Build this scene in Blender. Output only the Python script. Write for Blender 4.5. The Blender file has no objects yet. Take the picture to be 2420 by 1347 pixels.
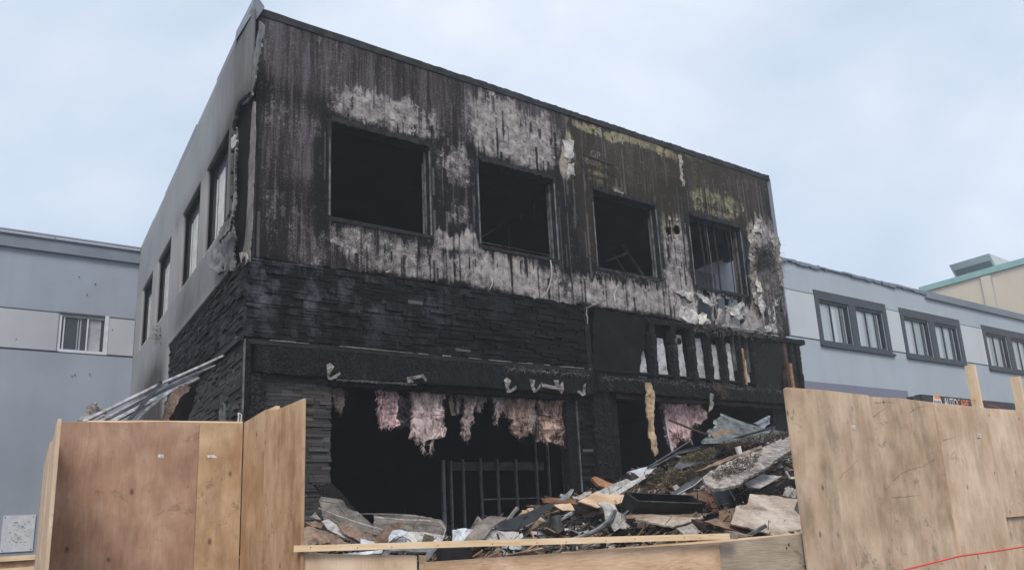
import bpy, bmesh, math, random
import numpy as np
from mathutils import Vector, Matrix, noise as mnoise

SC = bpy.context.scene
COL = SC.collection
random.seed(7)

# ------------------------------------------------------------------ camera
F, CX, CY, CAMH = 1750.16, 1210.0, 828.26, 1.6
R = Matrix(((0.83272806, -0.55154707, -0.04857785),
            (0.0833125, 0.21155438, -0.9738089),
            (0.54737831, 0.80687085, 0.22211803)))
cam = bpy.data.cameras.new('camera')
cam.sensor_width = 36
cam.lens = F / 2420 * 36
cam.shift_y = (CY - 673.5) / 2420
cam.clip_start = 0.05
cam.clip_end = 3000
camo = bpy.data.objects.new('camera', cam)
COL.objects.link(camo)
m3 = Matrix((R[0], -R[1], -R[2])).transposed()
camo.matrix_world = Matrix.Translation((0, 0, CAMH)) @ m3.to_4x4()
SC.camera = camo

# ------------------------------------------------------------------ light and exposure
SUN_EL, SUN_AZ = math.radians(48), math.radians(215)     # azimuth clockwise from +Y: behind the camera, to its left
sun = bpy.data.lights.new('sun', 'SUN')
sun.energy = 1.5
sun.angle = math.radians(25)
sun.color = (1.0, 0.93, 0.84)
suno = bpy.data.objects.new('sun', sun)
COL.objects.link(suno)
sd = Vector((math.sin(SUN_AZ) * math.cos(SUN_EL), math.cos(SUN_AZ) * math.cos(SUN_EL), math.sin(SUN_EL)))
suno.rotation_euler = sd.to_track_quat('Z', 'Y').to_euler()
suno.location = sd * 60

W = bpy.data.worlds.new('World')
SC.world = W
W.use_nodes = True
wt = W.node_tree
wt.nodes.clear()
wo = wt.nodes.new('ShaderNodeOutputWorld')
bg = wt.nodes.new('ShaderNodeBackground')
bg.inputs['Strength'].default_value = 0.1
sky = wt.nodes.new('ShaderNodeTexSky')
sky.sky_type = 'NISHITA'
sky.sun_disc = False
sky.sun_elevation = SUN_EL
sky.sun_rotation = SUN_AZ
sky.air_density = 1.0
sky.dust_density = 2.0
tc = wt.nodes.new('ShaderNodeTexCoord')
mp = wt.nodes.new('ShaderNodeMapping')
mp.inputs['Scale'].default_value = (1.0, 1.0, 1.6)
mp.inputs['Location'].default_value = (3.1, 1.2, 0.4)
wt.links.new(tc.outputs['Generated'], mp.inputs['Vector'])
cn = wt.nodes.new('ShaderNodeTexNoise')
cn.inputs['Scale'].default_value = 2.6
cn.inputs['Detail'].default_value = 9
cn.inputs['Roughness'].default_value = 0.52
cn.inputs['Distortion'].default_value = 0.25
wt.links.new(mp.outputs[0], cn.inputs['Vector'])
cr = wt.nodes.new('ShaderNodeValToRGB')
e = cr.color_ramp.elements
e[0].position = 0.32
e[0].color = (3.75, 4.4, 5.4, 1)
e[1].position = 0.7
e[1].color = (5.6, 6.0, 6.6, 1)
el = e.new(0.5)
el.color = (4.5, 5.1, 6.0, 1)
wt.links.new(cn.outputs['Fac'], cr.inputs[0])
mx = wt.nodes.new('ShaderNodeMix')
mx.data_type = 'RGBA'
mx.inputs[0].default_value = 0.93
wt.links.new(sky.outputs[0], mx.inputs[6])
wt.links.new(cr.outputs[0], mx.inputs[7])
wt.links.new(mx.outputs[2], bg.inputs['Color'])
wt.links.new(bg.outputs[0], wo.inputs['Surface'])

SC.view_settings.view_transform = 'Standard'
SC.view_settings.look = 'None'
SC.view_settings.gamma = 1
SC.view_settings.exposure = 0.72
HAZE = .0030
SC.cycles.volume_bounces = 1
SC.cycles.max_bounces = 6
SC.cycles.diffuse_bounces = 3

# ------------------------------------------------------------------ measuring helpers: photo pixel -> point on a real plane
def ray(x, y):
    return R.transposed() @ Vector(((x - CX) / F, (y - CY) / F, 1))
O = Vector((0, 0, CAMH))
def PY(x, y, Y): d = ray(x, y); return O + d * (Y / d.y)
def PX(x, y, X): d = ray(x, y); return O + d * (X / d.x)
def PZ(x, y, Z): d = ray(x, y); return O + d * ((Z - CAMH) / d.z)
def PP(x, y, p, n): d = ray(x, y); return O + d * ((p - O).dot(n) / d.dot(n))
D = 9.6
def ZD(k): return CAMH + k * D

# ------------------------------------------------------------------ numpy noise
def _h(a, b, s):
    v = np.sin(a * 127.1 + b * 311.7 + s * 74.7) * 43758.5453
    return v - np.floor(v)
def vnoise(x, y, s=0):
    x = np.asarray(x, float); y = np.asarray(y, float)
    xi, yi = np.floor(x), np.floor(y)
    fx, fy = x - xi, y - yi
    fx = fx * fx * (3 - 2 * fx); fy = fy * fy * (3 - 2 * fy)
    return (_h(xi, yi, s) * (1 - fx) + _h(xi + 1, yi, s) * fx) * (1 - fy) + (_h(xi, yi + 1, s) * (1 - fx) + _h(xi + 1, yi + 1, s) * fx) * fy
def fbm(x, y, s=0, o=4):
    t = 0; a = .5; n = 0
    for i in range(o):
        t = t + a * vnoise(np.asarray(x) * 2 ** i, np.asarray(y) * 2 ** i, s + i * 13); n += a; a *= .5
    return t / n
def sstep(a, b, x):
    t = np.clip((x - a) / (b - a), 0, 1)
    return t * t * (3 - 2 * t)

# ------------------------------------------------------------------ materials
class Mt:
    def __init__(s, name, rough=0.8, spec=0.3, metal=0.0):
        s.m = bpy.data.materials.new(name); s.m.use_nodes = True
        s.t = s.m.node_tree; s.b = s.t.nodes['Principled BSDF']
        s.b.inputs['Roughness'].default_value = rough
        s.b.inputs['Specular IOR Level'].default_value = spec
        s.b.inputs['Metallic'].default_value = metal
        s.tc = s.t.nodes.new('ShaderNodeTexCoord').outputs['Object']
        s.rnd = None
    def n(s, k): return s.t.nodes.new(k)
    def set(s, sock, v):
        if isinstance(v, bpy.types.NodeSocket): s.t.links.new(v, sock)
        else: sock.default_value = v
    def map(s, sc=(1, 1, 1), loc=(0, 0, 0), vec=None, rand=False):
        m = s.n('ShaderNodeMapping'); m.inputs['Scale'].default_value = sc
        m.inputs['Location'].default_value = loc
        v = vec or s.tc
        if rand:
            oi = s.n('ShaderNodeObjectInfo'); a = s.n('ShaderNodeVectorMath'); a.operation = 'ADD'
            sc2 = s.n('ShaderNodeVectorMath'); sc2.operation = 'SCALE'; sc2.inputs[3].default_value = 37
            cb = s.n('ShaderNodeCombineXYZ')
            for i in range(3): s.t.links.new(oi.outputs['Random'], cb.inputs[i])
            s.t.links.new(cb.outputs[0], sc2.inputs[0]); s.t.links.new(v, a.inputs[0]); s.t.links.new(sc2.outputs[0], a.inputs[1])
            v = a.outputs[0]
        s.t.links.new(v, m.inputs[0]); return m.outputs[0]
    def noise(s, scale, vec=None, detail=4, rough=.55, dist=0):
        x = s.n('ShaderNodeTexNoise'); x.inputs['Scale'].default_value = scale
        x.inputs['Detail'].default_value = detail; x.inputs['Roughness'].default_value = rough
        x.inputs['Distortion'].default_value = dist
        s.t.links.new(vec or s.tc, x.inputs['Vector']); return x.outputs['Fac']
    def voro(s, scale, vec=None, feat='F1', out='Distance'):
        x = s.n('ShaderNodeTexVoronoi'); x.feature = feat; x.inputs['Scale'].default_value = scale
        s.t.links.new(vec or s.tc, x.inputs['Vector']); return x.outputs[out]
    def wave(s, scale, vec=None, dist=3, detail=3, dirn='X', dscale=1.0):
        x = s.n('ShaderNodeTexWave'); x.bands_direction = dirn
        x.inputs['Scale'].default_value = scale; x.inputs['Distortion'].default_value = dist
        x.inputs['Detail'].default_value = detail; x.inputs['Detail Scale'].default_value = dscale
        s.t.links.new(vec or s.tc, x.inputs['Vector']); return x.outputs['Fac']
    def ramp(s, f, *st):
        r = s.n('ShaderNodeValToRGB'); e = r.color_ramp.elements
        while len(e) < len(st): e.new(0.5)
        for i, (p, c) in enumerate(st):
            e[i].position = p; e[i].color = (c[0], c[1], c[2], 1) if isinstance(c, tuple) else (c, c, c, 1)
        s.t.links.new(f, r.inputs[0]); return r.outputs[0]
    def mix(s, a, b, f, bt='MIX'):
        x = s.n('ShaderNodeMix'); x.data_type = 'RGBA'; x.blend_type = bt
        s.set(x.inputs[0], f)
        for i, v in ((6, a), (7, b)):
            s.set(x.inputs[i], v if isinstance(v, bpy.types.NodeSocket) else (*v, 1))
        return x.outputs[2]
    def math(s, op, a, b=0.0, clamp=False):
        x = s.n('ShaderNodeMath'); x.operation = op; x.use_clamp = clamp
        s.set(x.inputs[0], a); s.set(x.inputs[1], b); return x.outputs[0]
    def attr(s, name, col=False):
        x = s.n('ShaderNodeAttribute'); x.attribute_name = name; return x.outputs['Color' if col else 'Fac']
    def bump(s, h, st=.5, d=.02):
        x = s.n('ShaderNodeBump'); x.inputs['Strength'].default_value = st; x.inputs['Distance'].default_value = d
        s.t.links.new(h, x.inputs['Height']); s.t.links.new(x.outputs[0], s.b.inputs['Normal']); return s
    def col(s, c): s.set(s.b.inputs['Base Color'], c if isinstance(c, bpy.types.NodeSocket) else (*c, 1)); return s
    def rough(s, v): s.set(s.b.inputs['Roughness'], v); return s

MAT = {}
def stucco(name, c, var=.12):
    k = Mt(name, .92, .2)
    big = k.noise(.5, detail=5); fine = k.noise(90, detail=3); st = k.noise(1.6, k.map((1.6, 1.6, .25)), 5)
    a = tuple(x * (1 - var) for x in c); b = tuple(min(1, x * (1 + var)) for x in c)
    cc = k.ramp(big, (.3, a), (.7, b))
    cc = k.mix(cc, tuple(x * .78 for x in c), k.math('MULTIPLY', k.ramp(st, (.5, 0.0), (.8, 1.0)), .4))
    cc = k.mix(cc, k.ramp(fine, (.3, .35), (.7, .65)), .22, 'OVERLAY')
    k.col(cc).bump(fine, .35, .006); MAT[name] = k.m
stucco('stucco_grey', (.30, .335, .39))
stucco('stucco_band', (.43, .44, .465))
stucco('stucco_grey_lit', (.385, .43, .475), .07)  # same paint as the left wing, colour lightened for the stronger light here
stucco('stucco_band_lit', (.52, .545, .56), .06)  # band paint of the left wing, likewise lightened for the light
stucco('stucco_purple', (.20, .205, .26), .06)
stucco('stucco_beige', (.66, .57, .45), .05)

k = Mt('stucco_sooty', .92, .2)       # side wall: paint with smoke stains held in attributes
fine = k.noise(90, detail=3); big = k.noise(.8, detail=5)
base = k.ramp(big, (.3, (.25, .255, .265)), (.7, (.32, .322, .33)))
base = k.mix(base, (.35, .335, .335), k.attr('band'))
ss = k.math('ADD', k.attr('soot'), k.math('MULTIPLY', k.math('SUBTRACT', k.noise(3, k.map((1, 2.5, .6)), 5), .5), .5), True)
base = k.mix(base, (.06, .05, .045), ss)
base = k.mix(base, k.ramp(fine, (.3, .35), (.7, .65)), .22, 'OVERLAY')
k.col(base).bump(fine, .35, .006); MAT['stucco_sooty'] = k.m

# burned gypsum sheathing: two attributes painted per vertex say where board is bare and where it is gold-faced
k = Mt('burned_sheathing', .8, .14)
cl = k.attr('clean'); ye = k.attr('gold')
fine = k.noise(42, detail=7, rough=.75); mid = k.noise(7, detail=6, rough=.65); stk = k.noise(30, k.map((1, 1, .05)), 6, .65)
run = k.attr('run')
v = k.math('ADD', cl, k.math('MULTIPLY', k.math('SUBTRACT', fine, .5), 1.5))
v = k.math('ADD', v, k.math('MULTIPLY', k.math('SUBTRACT', stk, .5), .55))
v = k.math('ADD', v, k.math('MULTIPLY', k.math('SUBTRACT', mid, .5), 1.0))
m = k.ramp(v, (.12, 0.0), (.36, .24), (.60, .72), (.88, 1.0))
board = k.ramp(mid, (.3, (.19, .165, .155)), (.5, (.33, .295, .285)), (.72, (.50, .465, .45)))
board = k.mix(board, k.ramp(mid, (.3, (.19, .155, .08)), (.7, (.33, .30, .18))), ye)
soot = k.ramp(k.math('ADD', k.attr('lum'), k.math('MULTIPLY', k.math('SUBTRACT', k.math('ADD', stk, fine), 1.0), .95)), (.22, (.003, .003, .004)), (.50, (.011, .0085, .0085)), (.68, (.038, .029, .030)), (.90, (.098, .088, .10)))
soot = k.mix(soot, (.035, .025, .011), k.math('MULTIPLY', ye, .6))
soot = k.mix(soot, (.105, .098, .105), k.math('MULTIPLY', k.ramp(k.math('ADD', run, k.math('MULTIPLY', k.math('SUBTRACT', fine, .5), .8)), (.35, 0.0), (.8, 1.0)), .75))
c = k.mix(soot, board, m)
c = k.mix(c, (.012, .011, .011), k.ramp(k.voro(5.5, k.map((1, 1, 1))), (.045, .8), (.06, 0.0)))
k.col(c).bump(k.math('ADD', k.math('MULTIPLY', m, .4), fine), .35, .005)
k.rough(k.ramp(stk, (.35, .5), (.65, .85))); MAT['sheathing'] = k.m

def charred(name, scale=(1, 1, 1), cell=26, tint=(.035, .034, .037), lo=.004):
    k = Mt(name, .6, .14)
    vec = k.map(scale, rand=True)
    vv = k.voro(cell, vec, 'DISTANCE_TO_EDGE'); n2 = k.noise(60, vec, 4)
    ca = k.ramp(vv, (0.0, (lo, lo, lo)), (.12, tuple(x * .45 for x in tint)), (.35, tint))
    ca = k.mix(ca, tuple(min(1, x * 2.4) for x in tint), k.ramp(k.noise(7, vec, 5), (.58, 0.0), (.75, .7)))
    h = k.math('ADD', k.ramp(vv, (0.0, 0.0), (.2, 1.0)), k.math('MULTIPLY', n2, .5))
    k.col(ca).bump(h, 1.0, .02); MAT[name] = k.m
charred('charred_wood', (1, 1, .5), 46, (.03, .029, .031), .003)
charred('charred_post', (.4, .4, 1.5), 34, (.042, .038, .038))
charred('charred_board', (1, 1, 1), 40, (.035, .031, .032))
k = Mt('black_panel', .85, .08)
n1 = k.noise(2.2, detail=6); n2 = k.noise(50, detail=4)
k.col(k.mix(k.ramp(n1, (.35, (.005, .005, .006)), (.6, (.012, .012, .014)), (.8, (.03, .029, .031))), k.ramp(n2, (.3, .4), (.7, .6)), .3, 'OVERLAY')).bump(n2, .6, .01)
MAT['black_panel'] = k.m

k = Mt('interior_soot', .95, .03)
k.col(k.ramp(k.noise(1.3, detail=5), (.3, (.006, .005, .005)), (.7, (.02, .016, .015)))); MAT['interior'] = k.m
k = Mt('interior_drywall', .9, .2)
k.col(k.ramp(k.noise(1.1, detail=5), (.3, (.50, .50, .54)), (.7, (.66, .66, .70)))); MAT['drywall_room'] = k.m

k = Mt('ledger_stone', .75, .10)
tone = k.attr('tone'); fn = k.noise(30, k.map((1, 1, 3)), 6, .65)
c = k.ramp(tone, (0.0, (.004, .0045, .006)), (.6, (.010, .0105, .012)), (.9, (.036, .037, .039)), (1.0, (.10, .105, .11)))
c = k.mix(c, k.ramp(fn, (.25, .25), (.75, .75)), .6, 'OVERLAY')
ash = k.ramp(k.noise(3.2, k.map((1, 1, .6)), 8, .75), (.49, 0.0), (.64, 1.0))
c = k.mix(c, (.12, .13, .15), k.math('MULTIPLY', ash, k.attr('ash')))
k.col(c).bump(fn, .9, .012); MAT['stone'] = k.m
k = Mt('side_ledger_stone', .85, .12)
fn = k.noise(30, k.map((1, 1, 3)), 6, .65)
c = k.ramp(k.attr('tone'), (0.0, (.016, .016, .016)), (.6, (.040, .039, .038)), (.9, (.070, .067, .064)), (1.0, (.12, .115, .11)))
c = k.mix(c, k.ramp(fn, (.25, .25), (.75, .75)), .6, 'OVERLAY')
k.col(c).bump(fn, .9, .012); MAT['stone_side'] = k.m

def wood(name, cols, axis=0, ring=1.0, knots=True, rough=.75, dirt=.3, dirtcol=(.09, .07, .05), grain=1.0):
    k = Mt(name, rough, .3)
    ply = name.startswith('ply')
    s = [1, 1, 1]; s[axis] = .22 if ply else .085
    vec = k.map((1, 1, 1), rand=True)
    st = k.map(tuple(s), vec=vec)
    broad = k.noise((3.0 if ply else 5.5) * ring, st, 3, .5, .35)
    w = k.math('FRACT', k.math('MULTIPLY', broad, 11.0 if ply else 9.0))
    w = k.ramp(w, (0.0, .2), (.55, .8), (1.0, .25))
    fin = k.noise(130, k.map(tuple(.06 if i == axis else 1 for i in range(3)), vec=vec), 4, .6)
    blot = k.noise(3.2, k.map(tuple(.7 if i == axis else 1 for i in range(3)), vec=vec), 6, .6)
    t = k.math('ADD', k.math('MULTIPLY', w, .16 * grain), k.math('ADD', k.math('MULTIPLY', fin, .30 * grain), k.math('MULTIPLY', blot, .85 if ply else .6)))
    mid = .08 * grain + .15 * grain + (.425 if ply else .30)
    c = k.ramp(t, (mid - .15, cols[0]), (mid, cols[1]), (mid + .15, cols[2]))
    if knots:
        sc_ = [7, 7, 7]; sc_[axis] = 4
        kv = k.voro(1, k.map(tuple(sc_), vec=vec))
        kn = k.ramp(k.math('ADD', kv, k.math('MULTIPLY', k.noise(14, vec), .1)), (.10, .9), (.135, .3), (.20, 0.0))
        c = k.mix(c, tuple(x * .40 for x in cols[0]), kn)
        sc_ = [26, 26, 26]; sc_[axis] = 9
        kv = k.voro(1, k.map(tuple(sc_), vec=vec)); pk = k.ramp(k.math('ADD', kv, k.math('MULTIPLY', k.noise(5, vec), .25)), (.165, .6), (.22, 0.0))
        c = k.mix(c, tuple(x * .55 for x in cols[0]), pk)
    d = k.ramp(k.noise(2.6, k.map(tuple(.55 if i == axis else 1.6 for i in range(3)), vec=vec), 9, .74, .1), (.50, 0.0), (.66, 1.0))
    c = k.mix(c, dirtcol, k.math('MULTIPLY', d, dirt))
    if ply:      # scuffs and muddy smears that cross the grain
        sm = k.ramp(k.noise(1.7, k.map((1.2, 1.2, 1.7), (4, 2, 7), vec=vec), 12, .82, .15), (.575, 0.0), (.61, 1.0), (.66, 0.0))
        c = k.mix(c, tuple(x * .8 for x in dirtcol), k.math('MULTIPLY', sm, .35 + dirt * .6))
        wh = k.ramp(k.noise(9, k.map((1, 1, .8), vec=vec), 10, .8), (.66, 0.0), (.72, 1.0))
        c = k.mix(c, tuple(min(.8, x * 1.4) for x in cols[2]), k.math('MULTIPLY', wh, .35))
    k.col(c).bump(k.math('ADD', fin, k.math('MULTIPLY', w, .4)), .35, .004); MAT[name] = k.m
wood('plywood_red', ((.29, .165, .11), (.41, .25, .17), (.53, .36, .255)), 2, .9, dirt=.3, dirtcol=(.17, .11, .075), grain=.7)
wood('plywood_tan', ((.37, .22, .12), (.50, .325, .19), (.62, .43, .275)), 2, .9, dirt=.35, grain=.7)
wood('plywood_orange', ((.33, .185, .10), (.50, .315, .18), (.62, .43, .28)), 2, .7, dirt=.12)
wood('plywood_pale', ((.49, .335, .215), (.64, .46, .32), (.77, .59, .43)), 2, .8, dirt=.3, dirtcol=(.20, .17, .12), grain=.6)
wood('plywood_grey', ((.38, .26, .165), (.54, .385, .26), (.68, .51, .36)), 2, .8, dirt=.5, dirtcol=(.15, .135, .10), grain=.6)
wood('plywood_wide', ((.47, .305, .18), (.64, .44, .285), (.77, .57, .40)), 0, 2.6, dirt=.12)
wood('plywood_weathered', ((.23, .17, .12), (.33, .26, .195), (.42, .345, .27)), 0, 2.2, dirt=.4)
wood('ply_debris', ((.28, .21, .16), (.43, .35, .28), (.56, .49, .42)), 0, 2, dirt=.45, dirtcol=(.15, .12, .10))
wood('lumber', ((.58, .38, .21), (.76, .55, .34), (.84, .66, .46)), 0, 1.5, knots=False, dirt=.06)
wood('lumber_old', ((.10, .065, .045), (.22, .15, .105), (.36, .27, .20)), 0, 1.5, knots=False, dirt=.55, dirtcol=(.03, .025, .02))
wood('lumber_dark', ((.03, .02, .016), (.065, .04, .03), (.12, .075, .055)), 0, 1.5, knots=False, dirt=.6, dirtcol=(.012, .011, .011))
wood('lumber_orange', ((.16, .07, .035), (.36, .18, .09), (.50, .29, .16)), 0, 1.5, knots=False, dirt=.5, dirtcol=(.02, .017, .014))
wood('lumber_vert', ((.30, .20, .12), (.46, .33, .21), (.60, .46, .31)), 0, 1.5, knots=False, dirt=.5, dirtcol=(.03, .025, .02))

def simple(name, c1, c2, scale=6, rough=.7, spec=.3, metal=0, bump=.3, bd=.01, bs=40):
    k = Mt(name, rough, spec, metal)
    v = k.map(rand=True)
    c = k.ramp(k.noise(scale, v, 6, .62), (.34, c1), (.66, c2))
    if name in SOOTY:
        so_ = k.ramp(k.noise(4.5, v, 12, .8, .6), (.47, 0.0), (.60, 1.0))
        c = k.mix(c, (.022, .018, .016), k.math('MULTIPLY', so_, SOOTY[name]))
        c = k.mix(c, (.06, .048, .038), k.math('MULTIPLY', k.ramp(k.noise(22, v, 8, .8), (.52, 0.0), (.62, 1.0)), SOOTY[name] * .8))
    k.col(c).bump(k.noise(bs, v, 4), bump, bd); MAT[name] = k.m
SOOTY = dict(drywall=.6, drywall_dirty=.6, white_vinyl=.5, tan_metal=.65, tan_brown=.7, galv=.6, galv_dull=.6, membrane=.45, slate_sheet=.5, tape=.25, hanger=.3, ceramic=.2)
simple('trim_dark', (.035, .042, .052), (.055, .062, .075), 5, .5)
simple('parapet_metal', (.14, .165, .20), (.19, .215, .25), 2, .5, .4)
simple('parapet_burned', (.014, .016, .018), (.045, .046, .05), 5, .8, .15, bump=.8)
simple('teal_metal', (.24, .42, .40), (.30, .48, .46), 4, .5)
simple('white_trim', (.50, .52, .55), (.66, .67, .69), 5, .6)
simple('window_white', (.50, .48, .46), (.70, .68, .65), 5, .6)
simple('curtain', (.30, .31, .33), (.42, .44, .46), 3, .95)
simple('unit_grey', (.42, .42, .43), (.52, .52, .53), 2, .6)
simple('louvre', (.10, .11, .13), (.13, .14, .16), 2, .6)
simple('char_frame', (.007, .0075, .009), (.032, .034, .038), 9, .7, .15, bump=.8)
simple('frame_light', (.03, .032, .036), (.20, .205, .22), 5, .6, .2, bump=.8)
simple('galv', (.30, .32, .33), (.50, .52, .53), 9, .42, .5, .7)
simple('galv_dull', (.10, .11, .115), (.27, .29, .29), 5, .5, .5, .55)
simple('galv_dark', (.05, .053, .058), (.17, .175, .18), 6, .5, .5, .5)
simple('hanger', (.16, .145, .13), (.36, .335, .31), 16, .6, .4, .2)
simple('tan_metal', (.13, .11, .092), (.28, .245, .21), 5, .55, .4, .0, .5)
simple('tan_brown', (.20, .115, .075), (.34, .24, .18), 4, .8)
simple('drywall', (.42, .39, .37), (.66, .64, .62), 7, .9, .2, 0, .6)
simple('drywall_dirty', (.22, .19, .175), (.52, .47, .43), 12, .95, .2, 0, 1.0, .02, 30)
simple('white_vinyl', (.52, .56, .62), (.74, .77, .82), 4, .5)
simple('membrane', (.42, .42, .44), (.66, .66, .69), 3, .8, .3, 0, .6)
simple('black_gloss', (.007, .007, .008), (.022, .021, .022), 6, .5, .22)
simple('steel_dark', (.015, .016, .018), (.05, .05, .053), 8, .4, .5, .4)
simple('slate_sheet', (.06, .066, .075), (.15, .16, .175), 5, .5, .4)
simple('tape', (.55, .52, .45), (.78, .75, .66), 10, .7)
simple('corner_board', (.10, .088, .082), (.24, .21, .195), 4, .85)
simple('rubble_dirt', (.012, .011, .010), (.055, .045, .036), 14, .95, .05, 0, 1.0, .04, 45)
simple('flake', (.05, .043, .042), (.46, .41, .39), 12, .85, bump=.5)
simple('torn_grey', (.07, .07, .075), (.23, .23, .235), 8, .9, bump=.8)
simple('dirty_trim', (.20, .20, .205), (.52, .52, .53), 9, .6)
simple('stud_metal', (.36, .36, .37), (.62, .62, .64), 6, .6)
simple('sticker', (.62, .62, .60), (.74, .73, .70), 10, .6)
simple('ink', (.03, .03, .03), (.06, .06, .06), 10, .6)
simple('sign_black', (.018, .017, .02), (.026, .024, .028), 3, .45)
simple('letter_white', (.7, .7, .7), (.8, .8, .8), 3, .5)
simple('letter_orange', (.75, .22, .06), (.85, .30, .08), 3, .5)
simple('cord_red', (.60, .06, .05), (.72, .10, .08), 8, .5)
simple('asphalt', (.04, .04, .042), (.065, .064, .062), 3, .95, .2, 0, .7, .01, 120)
simple('ceramic', (.55, .52, .49), (.75, .72, .68), 5, .4)
simple('fibre_brown', (.06, .048, .035), (.20, .16, .11), 18, .98, .05, 0, 1, .03, 60)
simple('fibre_moss', (.11, .09, .055), (.27, .235, .145), 16, .98, .05, 0, 1, .03, 60)
simple('fibre_grey', (.10, .09, .085), (.36, .33, .31), 14, .98, .05, 0, 1, .03, 60)
simple('print_dark', (.022, .017, .014), (.04, .032, .026), 18, .8)
simple('print_pale', (.11, .10, .075), (.20, .18, .13), 18, .8)

def batt(name, a, b, c):
    k = Mt(name, .98, .05)
    v = k.map((1, .42, 1), rand=True); v2 = k.map((1, .13, 1), rand=True)
    n = k.math('ADD', k.math('MULTIPLY', k.noise(5, v, 8, .6, .4), .6), k.math('MULTIPLY', k.noise(28, v2, 5, .6, .5), .4))
    cc = k.ramp(n, (.36, (.03, .025, .024)), (.45, a), (.53, b), (.66, c))
    cc = k.mix(cc, (.035, .028, .026), k.ramp(k.noise(1.8, k.map((1, .8, 1), rand=True), 5), (.38, .55), (.52, 0.0)))
    k.col(cc).bump(k.math('ADD', n, k.noise(6, detail=4)), .8, .025); MAT[name] = k.m
batt('batt_pink', (.34, .22, .22), (.74, .52, .52), (.86, .70, .70))
batt('batt_greyed', (.24, .18, .175), (.66, .52, .50), (.86, .73, .70))
batt('batt_orange', (.14, .10, .085), (.44, .31, .26), (.84, .60, .50))
batt('batt_dark', (.06, .05, .05), (.26, .21, .20), (.48, .38, .36))

k = Mt('glass_dark', .12, .6)
k.col(k.ramp(k.noise(.8, detail=2), (.3, (.012, .014, .018)), (.7, (.03, .034, .04)))); MAT['glass'] = k.m
k = Mt('glass_curtain', .2, .5)
v = k.noise(5.5, k.map((1, 1, .03)), 3, .5)
k.col(k.ramp(v, (.3, (.26, .30, .32)), (.5, (.38, .43, .45)), (.7, (.50, .55, .57)))); MAT['glass_curtain'] = k.m

# ------------------------------------------------------------------ object helpers
WM = {}
def link(name, me, mt, parent=None, loc=None, mw=None):
    o = bpy.data.objects.new(name, me); COL.objects.link(o)
    for x in (mt if isinstance(mt, (list, tuple)) else [mt]): me.materials.append(MAT[x] if isinstance(x, str) else x)
    if mw is not None:
        if parent:
            o.parent = parent; o.matrix_local = wmat(parent).inverted() @ mw
        else: o.matrix_world = mw
        WM[o.name] = mw.copy(); return o
    if parent:
        o.parent = parent; wp = wmat(parent); me.transform(wp.inverted()); WM[o.name] = wp.copy()
    else:
        vs = np.empty(len(me.vertices) * 3); me.vertices.foreach_get('co', vs); vs = vs.reshape(-1, 3)
        off = Vector(((vs[:, 0].min() + vs[:, 0].max()) / 2, (vs[:, 1].min() + vs[:, 1].max()) / 2, vs[:, 2].min())) if loc is None else Vector(loc)
        o.location = off; me.transform(Matrix.Translation(-off)); WM[o.name] = Matrix.Translation(off)
    return o
def wmat(o): return WM[o.name]
def empty(name, loc, label=None, cat=None, group=None):
    o = bpy.data.objects.new(name, None); COL.objects.link(o); o.location = loc; o.empty_display_size = .2; WM[o.name] = Matrix.Translation(Vector(loc))
    if label: tag(o, label, cat, group)
    return o
def tag(o, label=None, cat=None, group=None, kind=None):
    if label: o['label'] = label
    if cat: o['category'] = cat
    if group: o['group'] = group
    if kind: o['kind'] = kind
    return o
class MB:
    def __init__(s): s.v = []; s.f = []; s.a = []
    def box(s, a, b, M=None, tone=0, jit=0):
        i = len(s.v)
        for x in (a[0], b[0]):
            for y in (a[1], b[1]):
                for z in (a[2], b[2]):
                    p = Vector((x, y, z))
                    if jit: p += Vector((random.uniform(-jit, jit), random.uniform(-jit, jit), random.uniform(-jit, jit)))
                    s.v.append(M @ p if M else p); s.a.append(tone)
        for q in ((0, 1, 3, 2), (4, 6, 7, 5), (0, 4, 5, 1), (2, 3, 7, 6), (0, 2, 6, 4), (1, 5, 7, 3)): s.f.append(tuple(i + t for t in q))
        return s
    def quad(s, a, b, c, d):
        i = len(s.v); s.v += [Vector(p) for p in (a, b, c, d)]; s.a += [0] * 4; s.f.append((i, i + 1, i + 2, i + 3)); return s
    def tube(s, pts, r, n=8, r1=None):
        pts = [Vector(p) for p in pts]; i0 = len(s.v); m = len(pts)
        up = Vector((.123, .31, .94)).normalized()
        for j, p in enumerate(pts):
            t = (pts[min(j + 1, m - 1)] - pts[max(j - 1, 0)]).normalized()
            u = t.cross(up).normalized(); w = t.cross(u)
            rr = r if r1 is None else r + (r1 - r) * j / (m - 1)
            for q in range(n):
                an = 2 * math.pi * q / n; s.v.append(p + (u * math.cos(an) + w * math.sin(an)) * rr); s.a.append(0)
        for j in range(m - 1):
            for q in range(n):
                a = i0 + j * n + q; b = i0 + j * n + (q + 1) % n; s.f.append((a, b, b + n, a + n))
        s.f.append(tuple(i0 + q for q in range(n))[::-1]); s.f.append(tuple(i0 + (m - 1) * n + q for q in range(n))); return s
    def mesh(s, name='m', bevel=0):
        me = bpy.data.meshes.new(name); me.from_pydata([tuple(v) for v in s.v], [], s.f); me.update()
        if any(s.a):
            at = me.attributes.new('tone', 'FLOAT', 'POINT'); at.data.foreach_set('value', [float(x) for x in s.a])
        bm = bmesh.new(); bm.from_mesh(me)
        if bevel: bmesh.ops.bevel(bm, geom=bm.edges[:], offset=bevel, segments=1, affect='EDGES', clamp_overlap=True)
        bmesh.ops.recalc_face_normals(bm, faces=bm.faces[:]); bm.to_mesh(me); bm.free()
        return me
    def build(s, name, mt, parent=None, bevel=0, **kw): return link(name, s.mesh(name, bevel), mt, parent, **kw)

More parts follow.
